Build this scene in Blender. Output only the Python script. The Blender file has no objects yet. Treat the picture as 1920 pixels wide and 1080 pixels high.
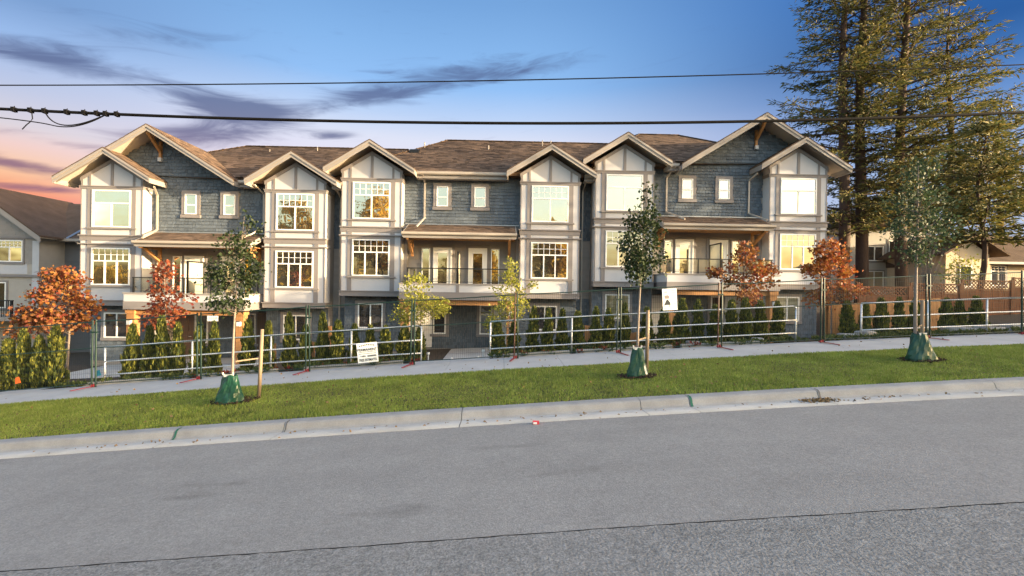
import bpy, math, random
import numpy as np
from mathutils import Matrix, Vector

rng = np.random.default_rng(7)
random.seed(7)
SC = bpy.context.scene
COL = SC.collection
RAD = math.radians

# ------------------------------------------------------------------ camera
cam_data = bpy.data.cameras.new('camera')
cam_data.sensor_width = 36.0
cam_data.lens = 16.0
cam_data.clip_start = 0.05
cam_data.clip_end = 3000.0
cam = bpy.data.objects.new('camera', cam_data)
COL.objects.link(cam)
cam.matrix_world = (Matrix.Translation((0, 0, 2.1)) @ Matrix.Rotation(RAD(-1.4), 4, 'Z')
                    @ Matrix.Rotation(RAD(90), 4, 'X') @ Matrix.Rotation(RAD(0.85), 4, 'Z'))
SC.camera = cam

# ------------------------------------------------------------------ light and exposure
EXPOSURE = 2.92
SUN_EL, SUN_AZ = 6.5, 74.5          # degrees above horizon; degrees right of the direction facing away from the houses
SUN_STRENGTH = 2.3
SC.view_settings.view_transform = 'Standard'
SC.view_settings.look = 'None'
SC.view_settings.exposure = EXPOSURE
SC.view_settings.gamma = 1.0
SC.view_settings.use_curve_mapping = False

sun_dir = Vector((math.sin(RAD(SUN_AZ)) * math.cos(RAD(SUN_EL)), -math.cos(RAD(SUN_AZ)) * math.cos(RAD(SUN_EL)), math.sin(RAD(SUN_EL))))
sun_data = bpy.data.lights.new('sun', 'SUN')
sun_data.energy = SUN_STRENGTH
sun_data.angle = RAD(0.6)
sun_data.color = (1.0, 0.77, 0.48)
sun = bpy.data.objects.new('sun', sun_data)
COL.objects.link(sun)
sun.rotation_euler = sun_dir.to_track_quat('Z', 'Y').to_euler()


def lin(c):
    return tuple(((v / 255.0) / 12.92 if v / 255.0 <= 0.04045 else ((v / 255.0 + 0.055) / 1.055) ** 2.4) for v in c)


def build_world():
    w = bpy.data.worlds.new('World')
    SC.world = w
    w.use_nodes = True
    nt = w.node_tree
    N, L = nt.nodes, nt.links
    N.clear()

    def nd(t, **k):
        n = N.new(t)
        for a, b in k.items():
            setattr(n, a, b)
        return n

    def val(s, v):
        if isinstance(v, (int, float)):
            s.default_value = v
        else:
            L.new(v, s)

    def M(op, a, b=0.0, c=0.0, clamp=False):
        n = nd('ShaderNodeMath', operation=op, use_clamp=clamp)
        val(n.inputs[0], a); val(n.inputs[1], b); val(n.inputs[2], c)
        return n.outputs[0]

    def mix(f, a, b):
        n = nd('ShaderNodeMix', data_type='RGBA')
        val(n.inputs[0], f)
        for s, v in ((n.inputs[6], a), (n.inputs[7], b)):
            if isinstance(v, tuple):
                s.default_value = (*v, 1)
            else:
                L.new(v, s)
        return n.outputs[2]

    def smooth(x, a, b):
        n = nd('ShaderNodeMapRange', interpolation_type='SMOOTHSTEP')
        val(n.inputs[0], x)
        n.inputs[1].default_value = a; n.inputs[2].default_value = b
        return n.outputs[0]

    tc = nd('ShaderNodeTexCoord')
    vn = nd('ShaderNodeVectorMath', operation='NORMALIZE')
    L.new(tc.outputs['Generated'], vn.inputs[0])
    sep = nd('ShaderNodeSeparateXYZ')
    L.new(vn.outputs[0], sep.inputs[0])
    x, y, z = sep.outputs
    el = M('MULTIPLY', M('ARCSINE', z), 180 / math.pi)
    az = M('MULTIPLY', M('ARCTAN2', x, y), 180 / math.pi)

    def ramp(stops):
        n = nd('ShaderNodeValToRGB')
        cr = n.color_ramp
        while len(cr.elements) > 1:
            cr.elements.remove(cr.elements[-1])
        cr.elements[0].position = max(0.0, (stops[0][0] + 10) / 100.0)
        cr.elements[0].color = (*lin(stops[0][1]), 1)
        for e, c in stops[1:]:
            k = cr.elements.new((e + 10) / 100.0)
            k.color = (*lin(c), 1)
        L.new(M('DIVIDE', M('ADD', el, 10.0), 100.0, clamp=True), n.inputs[0])
        return n.outputs[0]

    left = ramp([(-5, (180, 90, 95)), (3, (225, 95, 95)), (6.2, (242, 112, 102)), (7.6, (252, 160, 118)), (9.5, (254, 204, 164)), (11.5, (244, 210, 204)), (13, (222, 214, 222)),
                 (16, (192, 202, 230)), (20, (154, 188, 236)), (23, (122, 158, 208)), (35, (108, 152, 208)), (80, (128, 170, 224))])
    mid = ramp([(-5, (235, 205, 205)), (6, (248, 225, 228)), (14, (236, 228, 246)), (17.5, (224, 229, 248)), (20, (192, 214, 248)),
                (23.5, (148, 194, 247)), (27, (136, 184, 238)), (32, (118, 166, 222)), (50, (122, 166, 220)), (80, (128, 170, 224))])
    right = ramp([(-5, (190, 200, 225)), (6, (190, 205, 235)), (12, (160, 188, 232)), (17, (112, 152, 212)), (20, (72, 122, 188)), (23, (47, 97, 164)),
                  (29, (50, 106, 180)), (50, (84, 132, 198)), (80, (128, 170, 224))])
    c = mix(smooth(az, -50.0, -20.0), left, mid)
    c = mix(smooth(az, 0.0, 46.0), c, right)

    # wisps of dark violet cloud: stretched noise, gathered in a few banks
    comb = nd('ShaderNodeCombineXYZ')
    L.new(M('MULTIPLY', az, 0.042), comb.inputs[0])
    L.new(M('SUBTRACT', M('MULTIPLY', el, 0.24), M('MULTIPLY', az, 0.030)), comb.inputs[1])
    noi = nd('ShaderNodeTexNoise')
    L.new(comb.outputs[0], noi.inputs['Vector'])
    noi.inputs['Scale'].default_value = 2.6
    noi.inputs['Detail'].default_value = 10.0
    noi.inputs['Roughness'].default_value = 0.6
    noi.inputs['Distortion'].default_value = 1.4
    nf = noi.outputs['Fac']

    def bank(a0, e0, ra, re, tilt):
        da = M('SUBTRACT', az, a0)
        de = M('SUBTRACT', M('SUBTRACT', el, e0), M('MULTIPLY', da, tilt))
        q = M('ADD', M('POWER', M('ABSOLUTE', M('DIVIDE', da, ra)), 2.0), M('POWER', M('ABSOLUTE', M('DIVIDE', de, re)), 2.0))
        return M('EXPONENT', M('MULTIPLY', q, -1.0))
    banks = None
    for b in [(-45.0, 18.9, 7.5, 1.2, 0.04, 1.0), (-38.0, 22.6, 10.0, 1.2, 0.25, .5), (-29.5, 18.2, 6.5, 1.5, 0.0, 1.3), (-33.5, 15.0, 6.5, 1.4, 0.25, 1.05), (-15.5, 21.8, 8.0, 1.1, 0.22, 1.15),
              (-3.0, 25.3, 12.0, 1.2, 0.10, .95), (-20.0, 17.0, 2.2, .45, 0.15, .8), (-47.0, 9.8, 6.5, 0.6, -0.04, 1.3), (-46.0, 8.0, 5.0, .4, 0.02, .8), (-43.5, 12.2, 6.0, .5, 0.0, .5)]:
        g = M('MULTIPLY', bank(*b[:5]), b[5])
        banks = g if banks is None else M('ADD', banks, g)
    dens = smooth(M('ADD', M('MULTIPLY', banks, 0.50), M('MULTIPLY', nf, 0.9)), 0.52, 1.04)
    ccol = mix(smooth(el, 8.0, 19.0), lin((128, 92, 128)), lin((84, 98, 142)))
    c = mix(M('MULTIPLY', dens, 0.82), c, ccol)

    sky = nd('ShaderNodeTexSky', sky_type='NISHITA')
    sky.sun_disc = False
    sky.sun_elevation = RAD(SUN_EL)
    sky.sun_rotation = math.atan2(sun_dir.x, sun_dir.y)
    sky.air_density = 1.0
    sky.dust_density = 4.0
    b1 = nd('ShaderNodeBackground'); L.new(sky.outputs[0], b1.inputs[0]); b1.inputs[1].default_value = 0.15
    b2 = nd('ShaderNodeBackground'); L.new(c, b2.inputs[0]); b2.inputs[1].default_value = 1.0 / 2 ** EXPOSURE
    ms = nd('ShaderNodeMixShader')
    back = smooth(y, 0.30, -0.35)
    L.new(back, ms.inputs[0]); L.new(b2.outputs[0], ms.inputs[1]); L.new(b1.outputs[0], ms.inputs[2])
    out = nd('ShaderNodeOutputWorld')
    L.new(ms.outputs[0], out.inputs[0])


build_world()

# ------------------------------------------------------------------ materials
MATS = {}


def mat(name, col, rough=0.7, var=0.0, vscale=3.0, island=0.0, col2=None, bump=0.0, bscale=40.0, metal=0.0, spec=0.4, trans=0.0, aniso=(1, 1, 1), fine=0.0, pw=1.0):
    """plain procedural surface: base colour, slow noise variation, per-piece variation, fine relief"""
    m = bpy.data.materials.new(name)
    m.use_nodes = True
    nt = m.node_tree
    N, L = nt.nodes, nt.links
    p = N['Principled BSDF']
    p.inputs['Roughness'].default_value = rough
    p.inputs['Metallic'].default_value = metal
    p.inputs['Specular IOR Level'].default_value = spec
    base = N.new('ShaderNodeRGB')
    base.outputs[0].default_value = (*col, 1)
    out = base.outputs[0]
    tc = N.new('ShaderNodeTexCoord')
    mp = N.new('ShaderNodeMapping')
    mp.inputs['Scale'].default_value = aniso
    L.new(tc.outputs['Object'], mp.inputs[0])
    if col2 is not None or island > 0:
        geo = N.new('ShaderNodeNewGeometry')
        mx = N.new('ShaderNodeMix'); mx.data_type = 'RGBA'
        c2 = col2 if col2 is not None else tuple(v * (1 - island) for v in col)
        pwn = N.new('ShaderNodeMath'); pwn.operation = 'POWER'; pwn.inputs[1].default_value = pw
        L.new(geo.outputs['Random Per Island'], pwn.inputs[0]); L.new(pwn.outputs[0], mx.inputs[0])
        L.new(out, mx.inputs[6]); mx.inputs[7].default_value = (*c2, 1)
        out = mx.outputs[2]
    if var > 0:
        no = N.new('ShaderNodeTexNoise')
        no.inputs['Scale'].default_value = vscale
        no.inputs['Detail'].default_value = 6
        no.inputs['Roughness'].default_value = 0.65
        L.new(mp.outputs[0], no.inputs['Vector'])
        mr = N.new('ShaderNodeMapRange')
        mr.inputs[1].default_value = 0.3; mr.inputs[2].default_value = 0.7
        mr.inputs[3].default_value = 1 - var; mr.inputs[4].default_value = 1 + var
        L.new(no.outputs['Fac'], mr.inputs[0])
        vm = N.new('ShaderNodeVectorMath'); vm.operation = 'SCALE'
        L.new(out, vm.inputs[0]); L.new(mr.outputs[0], vm.inputs['Scale'])
        out = vm.outputs[0]
    if fine > 0:
        no = N.new('ShaderNodeTexNoise')
        no.inputs['Scale'].default_value = bscale
        no.inputs['Detail'].default_value = 3
        L.new(mp.outputs[0], no.inputs['Vector'])
        mr = N.new('ShaderNodeMapRange')
        mr.inputs[1].default_value = 0.3; mr.inputs[2].default_value = 0.7
        mr.inputs[3].default_value = 1 - fine; mr.inputs[4].default_value = 1 + fine
        L.new(no.outputs['Fac'], mr.inputs[0])
        vm = N.new('ShaderNodeVectorMath'); vm.operation = 'SCALE'
        L.new(out, vm.inputs[0]); L.new(mr.outputs[0], vm.inputs['Scale'])
        out = vm.outputs[0]
    L.new(out, p.inputs['Base Color'])
    if bump > 0:
        no = N.new('ShaderNodeTexNoise')
        no.inputs['Scale'].default_value = bscale
        no.inputs['Detail'].default_value = 4
        L.new(mp.outputs[0], no.inputs['Vector'])
        bu = N.new('ShaderNodeBump')
        bu.inputs['Strength'].default_value = bump
        bu.inputs['Distance'].default_value = 0.02
        L.new(no.outputs['Fac'], bu.inputs['Height'])
        L.new(bu.outputs[0], p.inputs['Normal'])
    if trans > 0:
        tr = N.new('ShaderNodeBsdfTranslucent')
        L.new(out, tr.inputs[0])
        ms = N.new('ShaderNodeMixShader')
        ms.inputs[0].default_value = trans
        L.new(p.outputs[0], ms.inputs[1]); L.new(tr.outputs[0], ms.inputs[2])
        L.new(ms.outputs[0], N['Material Output'].inputs[0])
    MATS[name] = m
    return m


def glass_mat(name, refl, clear, tint=(.03, .032, .035), wob=0.6):
    m = bpy.data.materials.new(name)
    m.use_nodes = True
    nt = m.node_tree
    N, L = nt.nodes, nt.links
    N.remove(N['Principled BSDF'])
    gl = N.new('ShaderNodeBsdfGlossy'); gl.inputs['Roughness'].default_value = 0.015
    gl.inputs['Color'].default_value = (.98, .91, .74, 1)
    tc = N.new('ShaderNodeTexCoord')
    no = N.new('ShaderNodeTexNoise'); no.inputs['Scale'].default_value = 1.4; no.inputs['Detail'].default_value = 1
    L.new(tc.outputs['Object'], no.inputs['Vector'])
    bu = N.new('ShaderNodeBump'); bu.inputs['Strength'].default_value = wob; bu.inputs['Distance'].default_value = 0.012
    L.new(no.outputs['Fac'], bu.inputs['Height']); L.new(bu.outputs[0], gl.inputs['Normal'])
    if clear:
        body = N.new('ShaderNodeBsdfTransparent'); body.inputs[0].default_value = (.86, .88, .86, 1)
    else:
        body = N.new('ShaderNodeBsdfDiffuse'); body.inputs[0].default_value = (*tint, 1)
    lw = N.new('ShaderNodeFresnel'); lw.inputs[0].default_value = 1.5
    ad = N.new('ShaderNodeMath'); ad.operation = 'ADD'; ad.use_clamp = True
    ad.inputs[1].default_value = refl
    L.new(lw.outputs[0], ad.inputs[0])
    ms = N.new('ShaderNodeMixShader')
    L.new(ad.outputs[0], ms.inputs[0]); L.new(body.outputs[0], ms.inputs[1]); L.new(gl.outputs[0], ms.inputs[2])
    L.new(ms.outputs[0], N['Material Output'].inputs[0])
    MATS[name] = m


def asphalt_mat(name, base, speck, scale, rough_bump):
    m = mat(name, base, 0.92, var=0.07, vscale=0.35, bump=rough_bump, bscale=scale, spec=0.25)
    nt = m.node_tree
    N, L = nt.nodes, nt.links
    p = N['Principled BSDF']
    src = p.inputs['Base Color'].links[0].from_socket
    tc = N.new('ShaderNodeTexCoord')
    out = src
    for sc, lo, hi, amp in ((scale, .32, .70, speck), (scale * .36, .35, .72, speck * .55), (2.2, .35, .75, .06)):
        no = N.new('ShaderNodeTexNoise'); no.inputs['Scale'].default_value = sc; no.inputs['Detail'].default_value = 3
        no.inputs['Roughness'].default_value = 0.75
        L.new(tc.outputs['Object'], no.inputs['Vector'])
        mr = N.new('ShaderNodeMapRange')
        mr.inputs[1].default_value = lo; mr.inputs[2].default_value = hi
        mr.inputs[3].default_value = 1 - amp; mr.inputs[4].default_value = 1 + amp
        L.new(no.outputs['Fac'], mr.inputs[0])
        vm = N.new('ShaderNodeVectorMath'); vm.operation = 'SCALE'
        L.new(out, vm.inputs[0]); L.new(mr.outputs[0], vm.inputs['Scale'])
        out = vm.outputs[0]
    # lanes polished by tyres run along the street
    no = N.new('ShaderNodeTexNoise'); no.inputs['Scale'].default_value = 1.0; no.inputs['Detail'].default_value = 4
    mp = N.new('ShaderNodeMapping'); mp.inputs['Scale'].default_value = (.05, 1.5, 1)
    L.new(tc.outputs['Object'], mp.inputs[0]); L.new(mp.outputs[0], no.inputs['Vector'])
    mr = N.new('ShaderNodeMapRange'); mr.inputs[1].default_value = .3; mr.inputs[2].default_value = .7
    mr.inputs[3].default_value = .95; mr.inputs[4].default_value = 1.05
    L.new(no.outputs['Fac'], mr.inputs[0])
    vm = N.new('ShaderNodeVectorMath'); vm.operation = 'SCALE'
    L.new(out, vm.inputs[0]); L.new(mr.outputs[0], vm.inputs['Scale'])
    out = vm.outputs[0]
    # oil and damp stains
    no = N.new('ShaderNodeTexNoise'); no.inputs['Scale'].default_value = 0.9; no.inputs['Detail'].default_value = 5
    mp = N.new('ShaderNodeMapping'); mp.inputs['Scale'].default_value = (.45, 1.6, 1)
    L.new(tc.outputs['Object'], mp.inputs[0]); L.new(mp.outputs[0], no.inputs['Vector'])
    mr = N.new('ShaderNodeMapRange'); mr.inputs[1].default_value = .63; mr.inputs[2].default_value = .72
    mr.inputs[3].default_value = 1.0; mr.inputs[4].default_value = .72
    L.new(no.outputs['Fac'], mr.inputs[0])
    vm = N.new('ShaderNodeVectorMath'); vm.operation = 'SCALE'
    L.new(out, vm.inputs[0]); L.new(mr.outputs[0], vm.inputs['Scale'])
    L.new(vm.outputs[0], p.inputs['Base Color'])


mat('panel', (.452, .450, .468), .75, var=.05, vscale=1.2, bump=.15, bscale=60)
mat('trim', (.205, .186, .182), .65, var=.05, vscale=2, island=.05)
mat('fascia', (.262, .238, .220), .6, var=.06, vscale=1.5)
mat('soffit', (.48, .42, .36), .7, var=.04)
mat('vinyl', (.78, .77, .74), .4)
mat('gutter', (.36, .315, .27), .45)
mat('shingle_blue', (.110, .134, .162), .85, island=.35, var=.10, vscale=.8, bump=.3, bscale=50, aniso=(4, 4, 1))
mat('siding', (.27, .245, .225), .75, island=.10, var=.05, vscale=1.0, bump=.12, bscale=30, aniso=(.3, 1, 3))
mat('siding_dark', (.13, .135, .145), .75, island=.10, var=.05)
mat('roofing', (.165, .115, .086), .95, island=.66, var=.22, vscale=1.1, bump=.6, bscale=90, spec=.15)
mat('flashing', (.30, .31, .33), .35, metal=.6)
mat('cedar', (.42, .205, .075), .65, var=.16, vscale=2.2, island=.16, bump=.2, bscale=18, aniso=(6, 6, .5))
mat('cedar_dark', (.165, .052, .018), .7, var=.2, vscale=2, island=.25, bump=.2, bscale=18, aniso=(5, 5, .5))
mat('black_metal', (.012, .012, .013), .4, metal=.3)
mat('door_white', (.74, .72, .68), .4)
mat('door_brown', (.10, .055, .035), .5, var=.1)
mat('blind', (.74, .66, .46), .8, island=.05)
mat('lamp_white', (.75, .75, .72), .4)
mat('frosted', (.62, .60, .50), .35, trans=.35)
glass_mat('glass', .45, False)
glass_mat('glass_dark', .16, False, tint=(.035, .032, .036))
glass_mat('glass_clear', .20, True)
glass_mat('glass_rail', .03, True, wob=.1)
mat('concrete', (.43, .42, .41), .9, var=.10, vscale=1.3, bump=.2, bscale=70, fine=.06)
mat('kerb_concrete', (.30, .295, .288), .9, var=.16, vscale=2.0, bump=.25, bscale=60, fine=.08)  # darker than the pan: stains, and the dimmer upright face put into the tone
mat('pan_concrete_lit', (.425, .415, .40), .9, var=.14, vscale=1.6, bump=.2, bscale=60, fine=.08)  # paler than the kerb: stronger light from above put into its tone
mat('green_paint', (.02, .12, .07), .6)
asphalt_mat('asphalt_new', (.325, .303, .275), .24, 60, .35)
asphalt_mat('asphalt_old', (.285, .272, .252), .40, 46, .55)
mat('tar', (.10, .098, .095), .8)
mat('soil', (.055, .038, .025), .95, var=.3, vscale=6, bump=.6, bscale=30)
mat('ground', (.07, .075, .035), .95, var=.3, vscale=1.2, bump=.4, bscale=20)
mat('grass', (.165, .255, .030), .7, pw=1.5, col2=(.36, .37, .10), var=.30, vscale=1.6, trans=.25)
mat('grass_lit', (.12, .15, .03), .7, col2=(.2, .19, .05), var=.2, vscale=1.2, trans=.25)
mat('thuja', (.026, .048, .008), .75, pw=1.8, col2=(.24, .235, .032), trans=.2)
mat('thuja_core', (.012, .022, .007), .9)
mat('leaf_red', (.15, .024, .018), .6, col2=(.28, .135, .030), trans=.35, var=.35, vscale=2.5)
mat('leaf_maple_dark', (.14, .022, .016), .6, col2=(.24, .075, .022), trans=.3, var=.35, vscale=2.5)
mat('leaf_orange', (.22, .038, .016), .6, col2=(.32, .15, .032), trans=.35, var=.3, vscale=2.5)
mat('leaf_green', (.014, .027, .008), .65, col2=(.030, .048, .012), trans=.25, var=.3, vscale=2.5)
mat('leaf_bluegreen', (.026, .050, .026), .65, col2=(.055, .08, .03), trans=.25, var=.3, vscale=2.5)
mat('leaf_yellow', (.19, .205, .026), .55, col2=(.34, .33, .05), trans=.4, var=.2, vscale=2.5)
mat('leaf_gold', (.82, .58, .10), .6, col2=(.42, .30, .05), trans=.45)
mat('needle', (.048, .068, .018), .75, pw=1.4, col2=(.19, .150, .040), var=.45, vscale=.35, trans=.25)
mat('bark', (.060, .036, .026), .9, var=.3, vscale=5, bump=.6, bscale=12, aniso=(3, 3, .6))
mat('bark_pale', (.21, .17, .14), .85, var=.2, vscale=8, bump=.3, bscale=20)
mat('stake_wood', (.24, .18, .12), .8, var=.2, vscale=4, bump=.2, bscale=20, aniso=(5, 5, .5))
mat('bag_green', (.008, .055, .032), .42, var=.22, vscale=5, bump=.35, bscale=9)
mat('bag_strap', (.62, .62, .58), .6)
mat('galvanised', (.62, .64, .66), .38, metal=.55, var=.08, vscale=4)
mat('fence_green', (.007, .026, .021), .5, metal=.1)
mat('fence_brown', (.075, .035, .025), .6)
mat('wire', (.02, .025, .024), .5, metal=.2)
mat('red_steel', (.24, .022, .03), .5, var=.2, vscale=8)
mat('sign_white', (.80, .82, .80), .6)
mat('ink', (.03, .035, .04), .6)
mat('ink_teal', (.18, .42, .40), .6)
mat('ink_pink', (.70, .36, .40), .6)
mat('ink_grey', (.26, .22, .21), .6)
mat('cable', (.006, .006, .007), .85, spec=.08)
mat('stone', (.32, .31, .29), .9, var=.2, vscale=3, bump=.5, bscale=14)
mat('stucco_beige', (.52, .43, .31), .9, var=.06, vscale=1, bump=.2, bscale=50)
mat('stucco_grey', (.40, .39, .37), .9, var=.06, vscale=1)
mat('house_tan', (.36, .33, .29), .85, var=.05)
mat('flag_orange', (.75, .14, .02), .6)
mat('flag_blue', (.05, .35, .45), .6)
mat('can_red', (.55, .05, .06), .4)
mat('dry_leaf', (.27, .17, .075), .8, island=.4)
mat('plant', (.05, .085, .02), .7, col2=(.12, .14, .04), trans=.2)
mat('plant_red', (.16, .025, .02), .7, col2=(.25, .06, .03), trans=.2)


# ------------------------------------------------------------------ helpers
def link(o, parent=None):
    COL.objects.link(o)
    if parent is not None:
        o.parent = parent
    return o


def tag(o, label=None, cat=None, group=None, kind=None):
    if label: o['label'] = label
    if cat: o['category'] = cat
    if group: o['group'] = group
    if kind: o['kind'] = kind
    return o


def empty(name, loc, label=None, cat=None, group=None, rz=0.0):
    o = bpy.data.objects.new(name, None)
    o.empty_display_size = 0.3
    o.location = loc
    o.rotation_euler.z = rz
    link(o)
    return tag(o, label, cat, group)


def obj(name, mesh, parent=None, loc=None):
    o = bpy.data.objects.new(name, mesh)
    if loc is not None:
        o.location = loc
    return link(o, parent)


def np_mesh(name, V, F, m, smooth=False):
    """V (n,3), F (k,3|4) arrays -> mesh, fast"""
    V = np.asarray(V, np.float32); F = np.asarray(F, np.int32)
    me = bpy.data.meshes.new(name)
    me.vertices.add(len(V)); me.vertices.foreach_set('co', V.ravel())
    k = F.shape[1]
    me.loops.add(F.size); me.loops.foreach_set('vertex_index', F.ravel())
    me.polygons.add(len(F))
    me.polygons.foreach_set('loop_start', np.arange(0, F.size, k, dtype=np.int32))
    if smooth:
        me.polygons.foreach_set('use_smooth', np.ones(len(F), bool))
    me.materials.append(MATS[m])
    me.update(calc_edges=True)
    me.validate()
    return me


class MB:
    def __init__(s):
        s.v, s.f = [], []

    def add(s, vs, fs):
        n = len(s.v)
        s.v += [tuple(map(float, p)) for p in vs]
        s.f += [tuple(n + i for i in f) for f in fs]
        return s

    def box(s, x0, x1, y0, y1, z0, z1):
        return s.add([(x0, y0, z0), (x1, y0, z0), (x1, y1, z0), (x0, y1, z0), (x0, y0, z1), (x1, y0, z1), (x1, y1, z1), (x0, y1, z1)],
                     [(0, 3, 2, 1), (4, 5, 6, 7), (0, 1, 5, 4), (1, 2, 6, 5), (2, 3, 7, 6), (3, 0, 4, 7)])

    def prism_y(s, poly, y0, y1):          # poly of (x,z), counter-clockwise seen from -y
        n = len(poly)
        return s.add([(x, y0, z) for x, z in poly] + [(x, y1, z) for x, z in poly],
                     [tuple(range(n)), tuple(range(2 * n - 1, n - 1, -1))] + [(i, n + i, n + (i + 1) % n, (i + 1) % n) for i in range(n)])

    def prism_x(s, poly, x0, x1):          # poly of (y,z)
        n = len(poly)
        return s.add([(x0, y, z) for y, z in poly] + [(x1, y, z) for y, z in poly],
                     [tuple(range(n - 1, -1, -1)), tuple(range(n, 2 * n))] + [((i + 1) % n, n + (i + 1) % n, n + i, i) for i in range(n)])

    def tube(s, pts, r, sides=8, cap=True):
        pts = [Vector(p) for p in pts]
        rs = r if isinstance(r, (list, tuple)) else [r] * len(pts)
        n0 = len(s.v)
        for i, p in enumerate(pts):
            d = (pts[min(i + 1, len(pts) - 1)] - pts[max(i - 1, 0)])
            d = d.normalized() if d.length > 1e-9 else Vector((0, 0, 1))
            a = d.orthogonal().normalized() if abs(d.z) > .99 or True else None
            ref = Vector((0, 0, 1)) if abs(d.z) < .9 else Vector((1, 0, 0))
            a = d.cross(ref).normalized(); b = d.cross(a)
            for k in range(sides):
                t = 2 * math.pi * k / sides
                q = p + (a * math.cos(t) + b * math.sin(t)) * rs[i]
                s.v.append(tuple(q))
        for i in range(len(pts) - 1):
            for k in range(sides):
                a = n0 + i * sides + k; b = n0 + i * sides + (k + 1) % sides
                s.f.append((a, b, b + sides, a + sides))
        if cap:
            s.f.append(tuple(n0 + k for k in range(sides)))
            e = n0 + (len(pts) - 1) * sides
            s.f.append(tuple(e + k for k in range(sides - 1, -1, -1)))
        return s

    def beam(s, p, q, w, h):               # square bar between two points
        p, q = Vector(p), Vector(q)
        d = (q - p).normalized()
        ref = Vector((0, 0, 1)) if abs(d.z) < .95 else Vector((0, 1, 0))
        a = d.cross(ref).normalized() * (w / 2); b = a.cross(d).normalized() * (h / 2)
        vs = [p - a - b, p + a - b, p + a + b, p - a + b, q - a - b, q + a - b, q + a + b, q - a + b]
        return s.add([tuple(x) for x in vs], [(0, 1, 2, 3), (7, 6, 5, 4), (1, 0, 4, 5), (2, 1, 5, 6), (3, 2, 6, 7), (0, 3, 7, 4)])

    def mesh(s, name, m, smooth=False):
        me = bpy.data.meshes.new(name)
        me.from_pydata(s.v, [], s.f)
        me.materials.append(MATS[m])
        if smooth:
            me.polygons.foreach_set('use_smooth', np.ones(len(me.polygons), bool))
        me.update()
        import bmesh
        bm = bmesh.new(); bm.from_mesh(me)
        bmesh.ops.recalc_face_normals(bm, faces=bm.faces)
        bm.to_mesh(me); bm.free()
        return me

    def build(s, name, m, parent=None, loc=None, smooth=False):
        return obj(name, s.mesh(name, m, smooth), parent, loc)


def box(name, m, parent, x0, x1, y0, y1, z0, z1):
    return MB().box(x0, x1, y0, y1, z0, z1).build(name, m, parent)


def inside(px, pz, poly):
    c = False
    n = len(poly)
    j = n - 1
    for i in range(n):
        xi, zi = poly[i]; xj, zj = poly[j]
        if (zi > pz) != (zj > pz) and px < (xj - xi) * (pz - zi) / (zj - zi) + xi:
            c = not c
        j = i
    return c


def in_rect(x, z, rs, pad=0.0):
    return any(a - pad < x < b + pad and c - pad < z < d + pad for a, b, c, d in rs)


def pieces(poly, holes, rowh, wmin, wmax, proud, to3, seed, gap=0.006):
    """overlapping shingle / tab pieces over a polygon in (u,v); to3(u,v,w) -> xyz, w = distance out of the surface"""
    r = random.Random(seed)
    us = [p[0] for p in poly]; vs = [p[1] for p in poly]
    mb = MB()
    v = min(vs)
    while v < max(vs) - 0.03:
        u = min(us) - r.random() * wmax
        while u < max(us):
            w = r.uniform(wmin, wmax)
            a, b = max(u, min(us)), min(u + w - gap, max(us))
            u += w
            if b - a < 0.03:
                continue
            c = (a + b) / 2
            vt = min(v + rowh * 1.08, max(vs))
            if not inside(c, (v + vt) / 2, poly) or in_rect(c, (v + vt) / 2, holes):
                continue
            dv = r.uniform(-.006, .006) * (rowh / .15)
            lo = proud * r.uniform(.8, 1.15)
            P = [to3(a, v + dv, lo), to3(b, v + dv, lo), to3(b, vt, .004), to3(a, vt, .004), to3(a, v + dv, 0), to3(b, v + dv, 0)]
            mb.add(P, [(0, 1, 2, 3), (4, 5, 1, 0), (4, 0, 3), (5, 2, 1)])
        v += rowh
    return mb


ORD = ['first', 'second', 'third', 'fourth', 'fifth', 'sixth', 'seventh', 'eighth', 'ninth', 'tenth', 'eleventh', 'twelfth', 'thirteenth', 'fourteenth',
       'fifteenth', 'sixteenth', 'seventeenth', 'eighteenth', 'nineteenth', 'twentieth']


# ------------------------------------------------------------------ terrain
def hill(X):                                # long profile of the street, rising to the right
    if X > 20: return .0705 * 20 - .00075 * 400 + (X - 20) * .0405
    if X < -20: return -.0705 * 20 - .00075 * 400 + (X + 20) * .08
    return .0705 * X - .00075 * X * X


def sm(a, b, x):
    t = min(1, max(0, (x - a) / (b - a)))
    return t * t * (3 - 2 * t)


def lot(X):                                 # level of the building plots
    X2 = max(-60, min(60, X))
    return -1.14 + .051 * (X2 + 2) + .9 * sm(16.4, 18.6, X)


def ground_z(X, Y):
    if Y < 13.4:
        return hill(X) - .02
    t = sm(13.4, 19.0, Y)
    return (hill(X) + .0) * (1 - t) + lot(X) * t


def sheet(name, m, xs, prof, kind='structure', jit=None):
    """strip running along the street: prof = list of (Y, dz) added to the hill profile"""
    V, F = [], []
    n = len(prof)
    for i, X in enumerate(xs):
        for j, (Y, dz) in enumerate(prof):
            yy = Y + (jit(X, j) if jit else 0)
            V.append((X, yy, hill(X) + dz))
    for i in range(len(xs) - 1):
        for j in range(n - 1):
            a = i * n + j
            F.append((a, a + n, a + n + 1, a + 1))
    o = obj(name, np_mesh(name, V, F, m))
    return tag(o, kind=kind)


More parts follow.
